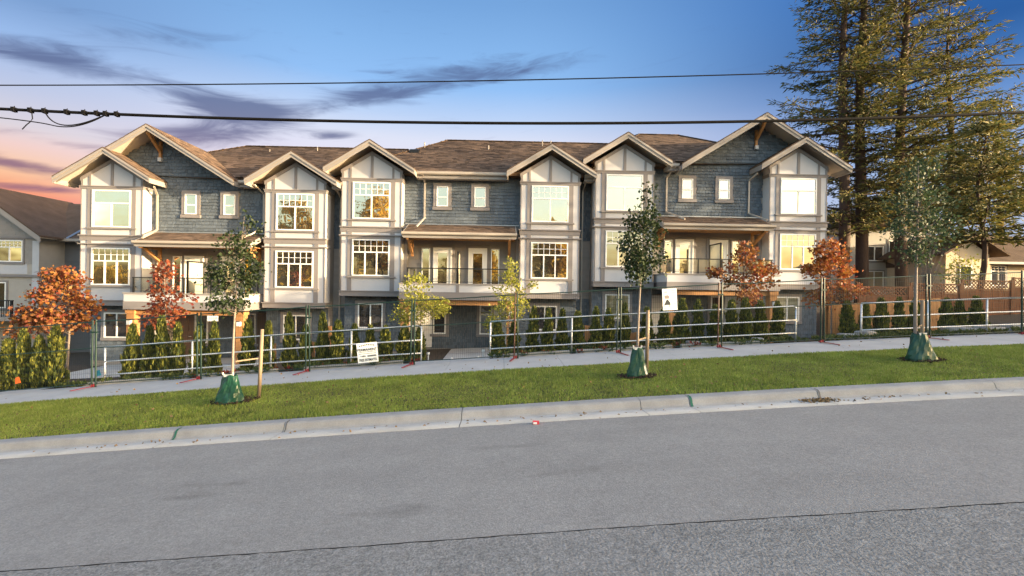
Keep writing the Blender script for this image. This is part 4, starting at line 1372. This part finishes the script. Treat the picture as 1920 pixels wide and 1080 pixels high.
# ------------------------------------------------------------------ temporary fence panels
PX = [-17.4, -14.42, -11.42, -8.50, -5.46, -2.50, .47, 3.44, 6.40, 9.44, 12.6, 15.5, 18.5]
for i in range(len(PX) - 1):
    xa, xb = PX[i] + .05, PX[i + 1] - .06
    za, zb = hill(xa) + .04, hill(xb) + .04
    ya = yb = 13.1
    lab = {0: 'temporary wire fence panel running out of the picture at the left', len(PX) - 2: 'temporary wire fence panel past the right edge of the picture'}.get(
        i, ORD[i] + ' temporary wire fence panel counted from the left along the sidewalk')
    root = empty('fence_panel', (xa, 13.1, za), lab, 'fence panel', 'temporary fence panels')
    w = xb - xa; dz = zb - za
    col = 'fence_brown' if i in (5, 7) else 'fence_green'
    tl, tr = random.uniform(-.045, .0), random.uniform(-.03, .03)
    H = 1.84
    MB().tube([(0, 0, .0), (tl, 0, H + .05)], .023, 8).build('post', 'fence_green', root)
    MB().tube([(w, 0, dz), (w + tr, 0, dz + H + .05)], .023, 8).build('post', col, root)
    sag = lambda u: -.012 * math.sin(math.pi * u)
    for nm, z in (('top_rail', H), ('middle_rail', 1.10), ('bottom_rail', .10)):
        MB().tube([(tl * z / H + (w + tr * z / H - tl * z / H) * u, 0, z + dz * u + sag(u)) for u in (0, .25, .5, .75, 1)], (.017 if nm == 'top_rail' else .013), 6).build(nm, 'fence_green', root)
    m = MB()
    nv = int(w / .055)
    for k in range(1, nv):
        u = k / nv
        m.tube([(w * u, .004, .10 + dz * u), (w * u + (tl + tr) * .5, .004, H + dz * u)], .0026, 3, False)
    for k in range(1, 12):
        z = .1 + k * (H - .1) / 12
        m.tube([(0, .007, z), (w, .007, z + dz)], .0024, 3, False)
    tag(m.build('wire_mesh', 'wire', root), kind='stuff')
    # red steel foot under the left post, reaching out over the sidewalk
    fo = MB()
    sg = -1 if xa < 1 else 1
    fo.beam((-.08, .12, .012), (-.08 + sg * .16, -.50, -.003), .045, .016)
    fo.tube([(-.05, 0, .0), (-.05, 0, .08)], .026, 8).tube([(-.11, 0, .0), (-.11, 0, .07)], .025, 8)
    fo.build('foot', 'red_steel', root)
    box('clamp', 'fence_green', root, -.13, .03, -.03, .03, 1.52, 1.56)


# ------------------------------------------------------------------ galvanised pipe railings
def railing(posts, label, round_l=False, round_r=False):
    x0 = posts[0]
    y = 13.95
    root = empty('pipe_railing', (x0, y, hill(x0) + .03), label, 'railing')
    f = lambda x: hill(x) - hill(x0)
    for x in posts:
        MB().tube([(x - x0, 0, f(x) - .25), (x - x0, 0, f(x) + 1.05)], .026, 10).build('post', 'galvanised', root, smooth=True)
    xs = np.linspace(posts[0], posts[-1], 16)
    for k, z in enumerate((1.05, .62, .22)):
        pts = [(x - x0, -.03 if k else 0, f(x) + z) for x in xs]
        if k == 0 and round_r:
            xe = posts[-1] - x0; fe = f(posts[-1])
            pts = pts[:-1] + [(xe - .10, 0, fe + 1.045), (xe - .03, 0, fe + 1.02), (xe, 0, fe + .95)]
        if k == 0 and round_l:
            pts = [(0, 0, .95), (.03, 0, 1.02), (.1, 0, 1.05)] + pts[1:]
        MB().tube(pts, .026 if k == 0 else .022, 10).build('rail', 'galvanised', root, smooth=True)


railing([-11.84, -9.27, -6.93, -4.52, -2.40], 'left galvanised pipe railing ending at the centre path', round_r=True)
railing([-.30, 2.2, 4.59, 6.86, 9.2], 'middle galvanised pipe railing from the centre path to the orange maple', round_r=True)
railing([11.27, 13.4, 15.30, 17.4, 19.5], 'right galvanised pipe railing running out of the picture')


# ------------------------------------------------------------------ watering bags and stakes at the street trees
def water_bag(X, Y, w, h, label, seed, strap):
    z = hill(X) - .05
    root = empty('watering_bag', (X, Y, z), label, 'watering bag', 'green watering bags')
    r = random.Random(seed)
    n = 28
    V, F = [], []
    lv = [0, .04, .12, .25, .4, .55, .7, .82, .92, 1.0]
    for j, t in enumerate(lv):
        rad = w * (1.0 - .52 * t ** 1.25) * (.90 if j == 0 else 1) * (1.05 if .05 < t < .3 else 1)
        for k in range(n):
            a = 2 * math.pi * k / n
            fold = 1 + .10 * math.sin(a * 3 + seed + t * 3) + .07 * math.sin(a * 5 - t * 5 + seed * 2) + .045 * math.sin(a * 9 + t * 11) + r.uniform(-.02, .02)
            V.append((rad * fold * math.cos(a) + .04 * t * math.sin(seed), rad * .72 * fold * math.sin(a), h * t + (.018 * math.sin(a * 4 + seed) if t > .8 else 0)))
    for j in range(len(lv) - 1):
        for k in range(n):
            a = j * n + k; b = j * n + (k + 1) % n
            F.append((a, b, b + n, a + n))
    me = bpy.data.meshes.new('bag'); me.from_pydata(V, [], F + [tuple((len(lv) - 1) * n + k for k in range(n))]); me.materials.append(MATS['bag_green']); me.update()
    obj('bag', me, root)
    for s in (-1, 1):
        MB().beam((s * w * .34, -w * .2, h * .97), (s * w * .42, -w * .24, h * 1.10), .03, .015).build('strap', 'bag_strap' if strap != 2 else 'ink', root)
    MB().beam((-w * .3, -w * .26, h * .985), (w * .28, -w * .27, h * 1.0), .02, .05).build('collar', 'bag_strap', root)
    if strap == 1:
        MB().add([(w * .18, -w * .33, h * .97), (w * .34, -w * .30, h * .97), (w * 1.02, -w * .38, .10), (w * .80, -w * .50, .10)], [(0, 1, 2, 3)]).add(
            [(w * .18, -w * .31, h * .97), (w * .34, -w * .28, h * .97), (w * 1.02, -w * .36, .10), (w * .80, -w * .48, .10)], [(3, 2, 1, 0)]).build('flap', 'bag_strap', root)


water_bag(-5.83, 9.98, .27, .62, 'green watering bag round the left street tree', 1, 0)
water_bag(3.02, 9.98, .22, .66, 'green watering bag with a pale flap round the middle street tree', 2, 1)
water_bag(9.60, 10.18, .29, .64, 'green watering bag round the right street tree', 3, 2)


def stake(X, Y, H, lean, label, tie):
    z = hill(X) - .1
    root = empty('tree_stake', (X, Y, z), label, 'stake', 'wooden tree stakes')
    MB().tube([(0, 0, 0), (lean * .5, 0, H * .5), (lean, 0, H)], [.038, .040, .037], 9).build('pole', 'stake_wood', root, smooth=True)
    if tie:
        MB().beam((lean * .6, 0, H * .6), (tie[0] - X, tie[1] - Y, H * .6 - .04), .012, .03).build('tie', 'stake_wood', root)


stake(-5.34, 10.25, 1.60, .05, 'leaning wooden stake right of the left street tree', (-5.72, 10.0))
stake(3.30, 10.15, 1.52, .01, 'wooden stake right of the middle street tree', (3.06, 10.0))
stake(9.95, 10.5, 1.42, .0, 'wooden stake behind the right street tree', (9.58, 10.2))


# ------------------------------------------------------------------ signs
def text_piece(parent, s, size, loc, m, wscale=1.0):
    c = bpy.data.curves.new('lettering', 'FONT')
    c.body = s; c.size = size; c.align_x = 'CENTER'; c.align_y = 'CENTER'; c.extrude = .0008
    c.offset = size * .02
    t = bpy.data.objects.new('tmp', c); COL.objects.link(t)
    bpy.context.view_layer.update()
    me = bpy.data.meshes.new_from_object(t.evaluated_get(bpy.context.evaluated_depsgraph_get()))
    bpy.data.objects.remove(t)
    me.name = 'lettering'
    me.materials.clear(); me.materials.append(MATS[m])
    o = obj('lettering', me, parent, loc)
    o.rotation_euler = (math.pi / 2, 0, 0)
    o.scale = (wscale, 1, 1)
    return o


sg = empty('contractor_sign', (-3.77, 13.06, .20), 'white contractor sign tied low on the fence near the centre path', 'sign')
sg.rotation_euler = (0, RAD(-6.5), 0)
box('board', 'sign_white', sg, -.29, .29, -.008, .0, -.28, .28)
text_piece(sg, 'PERMANENT', .105, (0, -.012, .085), 'ink', .92)
text_piece(sg, 'FREE ESTIMATES', .105, (0, -.012, -.205), 'ink', .66)
text_piece(sg, '1-604', .075, (-.135, -.012, -.095), 'ink', .85)
m = MB()
for k in range(9):
    a = (k - 4) * .05
    m.box(a - .016, a + .016, -.0105, -.0085, .175 + .035 - abs(k - 4) * .008, .215 + .035 - abs(k - 4) * .008)
for z in (.025, -.025):
    for k in range(13):
        m.box(-.25 + k * .039, -.25 + k * .039 + .028, -.0105, -.0085, z - .008, z + .008)
for k in range(8):
    m.box(-.005 + k * .032, .017 + k * .032, -.0105, -.0085, -.122, -.070)
tag(m.build('small_print', 'ink', sg), kind='stuff')

sp = empty('sales_poster', (4.89, 13.06, 1.84), 'white sales poster hung high on the fence by the middle street tree', 'sign')
sp.rotation_euler = (0, RAD(-3.5), 0)
box('board', 'sign_white', sp, -.21, .21, -.008, .0, -.31, .31)
box('logo', 'ink_pink', sp, -.15, -.06, -.0105, -.0085, .19, .235)
MB().prism_y([(-.17, -.16), (.02, -.16), (.0, -.08), (-.06, .0), (-.10, -.02)], -.0105, -.0085).build('picture_figure', 'ink', sp)
MB().prism_y([(-.14, .02), (-.02, .02), (-.01, .09), (-.06, .13), (-.15, .11)], -.0110, -.0085).build('picture_figure', 'ink_grey', sp)
for x in (-.15, -.02):
    box('picture_figure', 'ink', sp, x - .006, x + .006, -.0105, -.0085, -.23, -.161)
m = MB()
rr = random.Random(3)
for k, (x0, x1, z) in enumerate([(.05, .17, .25), (.01, .17, .185), (.04, .17, .12), (.06, .18, .055), (.05, .17, -.01)]):
    x = x0
    while x < x1:
        m.box(x, x + .010, -.0105, -.0085, z - .024, z + .024)
        if rr.random() < .7:
            zz = rr.choice((-.02, 0, .016)); m.box(x + .0101, x + .024, -.0105, -.0085, z + zz - .005, z + zz + .005)
        x += .036
tag(m.build('headline', 'ink_teal', sp), kind='stuff')
box('small_print', 'ink', sp, .11, .19, -.0105, -.0085, -.135, -.125)
box('footer', 'ink_pink', sp, -.18, -.10, -.0105, -.0085, -.28, -.25)

nb = empty('porch_notice', (-13.0, 20.9, .52), 'small white notice hanging under the left block balcony', 'sign')
box('board', 'sign_white', nb, -.24, .24, -.006, 0, -.12, .12)
m = MB()
for z in (.06, .0, -.06):
    m.box(-.18, .18, -.0085, -.0065, z - .008, z + .008)
tag(m.build('small_print', 'ink_grey', nb), kind='stuff')
for x in (-.18, .18):
    MB().tube([(x, -.003, .12), (x, -.003, .36)], .005, 5).build('hanger', 'ink', nb)

# ------------------------------------------------------------------ cedar screens between the hedge and the houses
for k, (x, y, zt, n, lab) in enumerate([(-7.95, 15.6, .10, 3, 'short cedar screen left of the leaning fence post'), (-6.50, 15.6, .18, 2, 'narrow cedar screen under the left block window'), (-5.98, 15.7, .70, 2, 'tall narrow cedar screen below the downspout'),
                                        (2.98, 15.6, .86, 2, 'bright cedar screen below the right hand downspout'), (4.55, 15.6, .62, 4, 'wide cedar screen behind the middle street tree'), (6.05, 15.6, 1.35, 2, 'tall cedar screen under the sales poster'), (8.62, 15.7, 1.2, 1, 'single cedar post under the right block porch'), (-.3 + .75, 15.9, .9, 1, 'single cedar post behind the right yellow tree')]):
    zb = ground_z(x, y) - .1
    root = empty('cedar_screen', (x, y, zb), lab, 'screen', 'small cedar screens')
    for i in range(n):
        box('board', 'cedar', root, i * .15 - .07, i * .15 + .07, -.012, .012 + .004 * i, 0, zt - zb + random.uniform(-.04, .02))
    if n > 1:
        box('rail', 'cedar', root, -.07, n * .15 - .08, .03, .07, .3, .38)

# ------------------------------------------------------------------ overhead cables
def cable(pts, r, name, label, group='overhead cables', sides=8):
    o = MB().tube(pts, r, sides).build(name, 'cable', None, smooth=True)
    return tag(o, label, 'cable', group)


c1 = np.polyfit([-10.23, -7.03, -3.79, .18, 5.14, 11.17], [5.59, 5.52, 5.48, 5.54, 5.71, 6.03], 2)
cable([(x, 9.5, np.polyval(c1, x)) for x in np.linspace(-26, 30, 90)], .031, 'utility_cable', 'thick lower overhead cable crossing the whole picture')
c2 = np.polyfit([-10.56, -5.04, .17, 5.29, 11.26], [6.19, 6.36, 6.58, 6.83, 7.2], 2)
cable([(x, 9.8, np.polyval(c2, x)) for x in np.linspace(-26, 30, 90)], .013, 'utility_cable', 'thin upper overhead cable crossing the whole picture')
def bez(p, q, s, n=18):
    return [((1 - t) ** 2 * p[0] + 2 * t * (1 - t) * q[0] + t * t * s[0], 9.5, (1 - t) ** 2 * p[1] + 2 * t * (1 - t) * q[1] + t * t * s[1]) for t in np.linspace(0, 1, n)]
cable(bez((-13.5, 5.62), (-9.8, 5.42), (-9.2, 5.28)) + bez((-9.2, 5.28), (-8.7, 5.16), (-8.12, 5.52))[1:], .011, 'drop_wire', 'thin drop wire looping up to the lower cable at the left', 'looping drop wires', 6)
cable(bez((-9.34, 5.56), (-9.1, 5.02), (-8.10, 5.53)), .012, 'drop_wire', 'slack loop of wire hanging from the lower cable at the left', 'looping drop wires', 6)
cable([(-9.60, 9.5, 5.55), (-9.58, 9.5, 5.40), (-9.63, 9.5, 5.33), (-9.70, 9.5, 5.27), (-9.78, 9.5, 5.18)], .010, 'drop_wire', 'frayed tail of wire dangling at the far left', 'looping drop wires', 5)
for k, x in enumerate((-9.95, -9.62, -9.34, -8.9, -8.55, -8.30, -8.12, -7.9)):
    o = MB().box(-.03, .03, -.045, .045, -.045, .045).tube([(0, 0, .03), (.01, 0, .075)], .008, 5).build('cable_clamp', 'cable', None, (x, 9.5, float(np.polyval(c1, x))))
    tag(o, ORD[k] + ' small clamp from the left on the lower cable', 'clamp', 'cable clamps')

# ------------------------------------------------------------------ small things on the ground
def rock(X, Y, s, label, seed, m='stone', name='rock', flat=.6, cat='rock', group='stones and blocks in the right bed'):
    r = random.Random(seed)
    V = []
    import bmesh
    bm = bmesh.new()
    bmesh.ops.create_cube(bm, size=1)
    bmesh.ops.bevel(bm, geom=bm.edges[:], offset=.12, segments=1, affect='EDGES')
    for v in bm.verts:
        v.co.x *= s[0] * r.uniform(.93, 1.07); v.co.y *= s[1] * r.uniform(.93, 1.07); v.co.z *= s[2] * r.uniform(.95, 1.05)
    me = bpy.data.meshes.new(name); bm.to_mesh(me); bm.free(); me.materials.append(MATS[m])
    o = obj(name, me, None, (X, Y, ground_z(X, Y) + s[2] * .35))
    o.rotation_euler.z = r.uniform(-.5, .5)
    return tag(o, label, cat, group)


rock(8.02, 14.0, (.34, .28, .22), 'squared concrete block in the bed near the right end of the middle railing', 1, name='concrete_block', cat='block')
rock(7.25, 13.85, (.30, .25, .12), 'flat stone lying left of the squared block', 2)
rock(6.05, 14.0, (.5, .3, .2), 'rough low boulder under the middle railing', 3)
rock(11.0, 14.1, (.55, .35, .22), 'pale concrete block at the foot of the right railing', 4, name='concrete_block', cat='block')
rock(11.7, 14.3, (.6, .4, .3), 'large pale block just right of the first post of the right railing', 5, name='concrete_block', cat='block')
rock(14.8, 14.3, (.9, .5, .3), 'long boulder in the bed right of the third street tree', 6)
rock(15.9, 14.4, (.8, .5, .28), 'second long boulder farther right in the bed', 7)
rock(16.9, 14.5, (.7, .5, .3), 'last boulder at the right end of the bed', 8)

lt = empty('litter_carton', (.62, 7.62, hill(.62) - .217), 'crushed red and white carton lying in the gutter', 'litter')
lt.scale = (.72, .72, .72)
MB().prism_x([(-.05, 0), (.05, 0), (.045, .06), (-.02, .085), (-.055, .05)], -.075, .075).build('carton', 'can_red', lt)
MB().prism_x([(-.055, .012), (-.061, .012), (-.066, .058), (-.060, .058)], -.066, .02).build('label_band', 'sign_white', lt)
r = np.random.default_rng(77)
n = 260
P = np.stack([5.78 + r.normal(0, .16, n), 8.02 + r.normal(0, .07, n), np.zeros(n)], 1)
P[:, 2] = hillv(P[:, 0]) - .222 + r.uniform(0, .02, n)
V, F = leaf_quads(P, np.stack([r.normal(0, 1, n), r.normal(0, 1, n), np.zeros(n) + .1], 1), .045, .4, r, .2)
tag(obj('leaf_litter', np_mesh('leaf_litter', V, F, 'dry_leaf')), 'pile of dry brown leaves in the gutter', 'leaves', kind='stuff')

r = np.random.default_rng(78)
n = 420
X = r.uniform(-13, 14, n); Y = np.where(r.random(n) < .45, 7.95 + np.abs(r.normal(0, .16, n)) * -1 + .15, r.uniform(8.5, 13.0, n))
Z = np.interp(Y, [7.0, 7.73, 8.14, 8.2, 8.3, 8.46, 11.66, 13.4], [-.19, -.208, -.228, -.19, -.075, -.03, .035, .04]) + hillv(X)
P = np.stack([X, Y, Z], 1)
V, F = leaf_quads(P, np.stack([r.normal(0, 1, n), r.normal(0, 1, n), np.zeros(n) + .15], 1), .055, .4, r, .2)
tag(obj('fallen_leaves', np_mesh('fallen_leaves', V, F, 'dry_leaf')), 'single dry leaves strewn over verge, walk and gutter', 'leaves', kind='stuff')
n = 1500
P = []
for (x, y, a) in ((-5.75, 10.05, .42), (3.05, 10.0, .36), (9.65, 10.2, .40)):
    t = r.uniform(0, 6.28, 500); q = np.sqrt(r.uniform(0, 1, 500)) * a
    P.append(np.stack([x + q * np.cos(t) * 1.2, y + q * np.sin(t) * .8, hillv(x + q * np.cos(t)) - .03 + r.uniform(0, .045, 500)], 1))
P = np.concatenate(P)
V, F = leaf_quads(P, np.stack([r.normal(0, 1, n), r.normal(0, 1, n), np.zeros(n) + .25], 1), .05, .35, r, .3)
tag(obj('bark_mulch', np_mesh('bark_mulch', V, F, 'bark')), 'brown bark mulch round the street trees', 'mulch', kind='stuff')

for nm, X, Y, m, lab in (('marker_flag', -14.25, 13.75, 'flag_orange', 'orange marker flag at the foot of the left cedars'), ('marker_flag', -13.0, 15.0, 'flag_blue', 'blue marker flag on the small lawn patch')):
    z = ground_z(X, Y)
    root = empty(nm, (X, Y, z), lab, 'flag', 'marker flags')
    MB().tube([(0, 0, 0), (0, 0, .42)], .006, 5).build('wire_stem', 'wire', root)
    MB().prism_y([(0, .22), (.16, .26), (.10, .44), (0, .40)], -.003, .003).build('flag', m, root)

for k, (x, y) in enumerate([(-2.35, 15.0), (-.55, 15.1), (-2.0, 19.0), (-.9, 19.0)]):
    z = ground_z(x, y) + .03
    root = empty('path_light', (x, y, z), ['near left', 'near right', 'far left', 'far right'][k] + ' small white path light beside the centre path', 'lamp', 'path lights')
    MB().tube([(0, 0, 0), (0, 0, .22)], .02, 8).build('stem', 'lamp_white', root)
    MB().tube([(0, 0, .22), (0, 0, .28)], [.06, .045], 10).build('cap', 'lamp_white', root)

# ------------------------------------------------------------------ trees across the street, seen in the windows; unseen trees and houses added for shade
for k, (x, y, h, w, lab) in enumerate([(-52, -17, 9.0, 8.0, 'golden tree farthest left across the street, seen in the bay window glass'), (-38, -18, 12, 5, 'golden tree across the street reflected in the left block windows'),
                                       (-27, -16, 17, 5.5, 'tall golden tree across the street reflected in the second bay'), (-16.5, -17, 18, 5.5, 'tallest golden tree across the street reflected in the third bay'),
                                       (-4, -18, 11, 4.6, 'golden tree across the street reflected in the balcony doors'), (7.5, -17, 11.5, 4.8, 'golden tree across the street reflected in the fourth bay')]):
    broad_tree('golden_tree', (x, y, hill(x)), h * .3, .22, [(0, 0, h * .62, w * .55, w * .5, h * .30, 1.2), (w * .3, 0, h * .45, w * .4, w * .4, h * .14, .6), (-w * .3, .3, h * .48, w * .4, w * .4, h * .16, .6)],
               330, 15, .42, 'leaf_gold', 'bark', lab, 'trees across the street', 200 + k, .5)


for k, (x, y, h, w, lab) in enumerate([(31.5, 18.0, 19.0, 5.4, 'sparse unseen tree added past the right edge for shade, farther back'), (33.0, 14.4, 17.5, 5.0, 'sparse unseen tree added past the right edge for shade, nearer')]):  # unseen trees added to dapple the right block and roofs with shade
    broad_tree('golden_tree', (x, y, ground_z(x, y)), h * .25, .2, [(0, 0, h * .62, w * .5, w * .5, h * .34, 1.2), (.5, 0, h * .40, w * .45, w * .45, h * .18, .6)],
               120, 12, .34, 'leaf_gold', 'bark', lab, 'unseen shade trees past the right edge', 230 + k, .42)


def make_shade_house(X, Y, w, d, h, rh, lab, m='stucco_grey', rz=0.0):  # unseen house added as a blocker, its ridge set by the shade line
    root = empty('shade_house', (X, Y, hill(X)), lab, 'house', 'unseen houses added for shade', rz)
    box('wall', m, root, -w / 2, w / 2, -d / 2, d / 2, -2, h)
    MB().prism_x([(-d / 2 - .6, h - .1), (d / 2 + .6, h - .1), (0, h + rh)], -w / 2 - .5, w / 2 + .5).build('roof', 'roofing', root)
    for x in (-w * .25, w * .25):
        f = box('window', 'vinyl', root, x - .8, x + .8, d / 2, d / 2 + .05, h * .55, h * .55 + 1.4)
        box('pane', 'glass_dark', f, x - .7, x + .7, d / 2 + .051, d / 2 + .06, h * .55 + .1, h * .55 + 1.3)


make_shade_house(52, -25, 17, 9, 3.2, 1.25, 'unseen low house added at the right to shade the street, far side', 'stucco_beige', math.pi / 2)
make_shade_house(52, -7.5, 17.2, 9, 3.2, 1.2, 'unseen low house added at the right to shade the street, middle', 'stucco_beige', math.pi / 2)
make_shade_house(52, 9.6, 16.4, 9, 3.2, 1.15, 'unseen low house added at the right to shade the street, near side', 'stucco_grey', math.pi / 2)
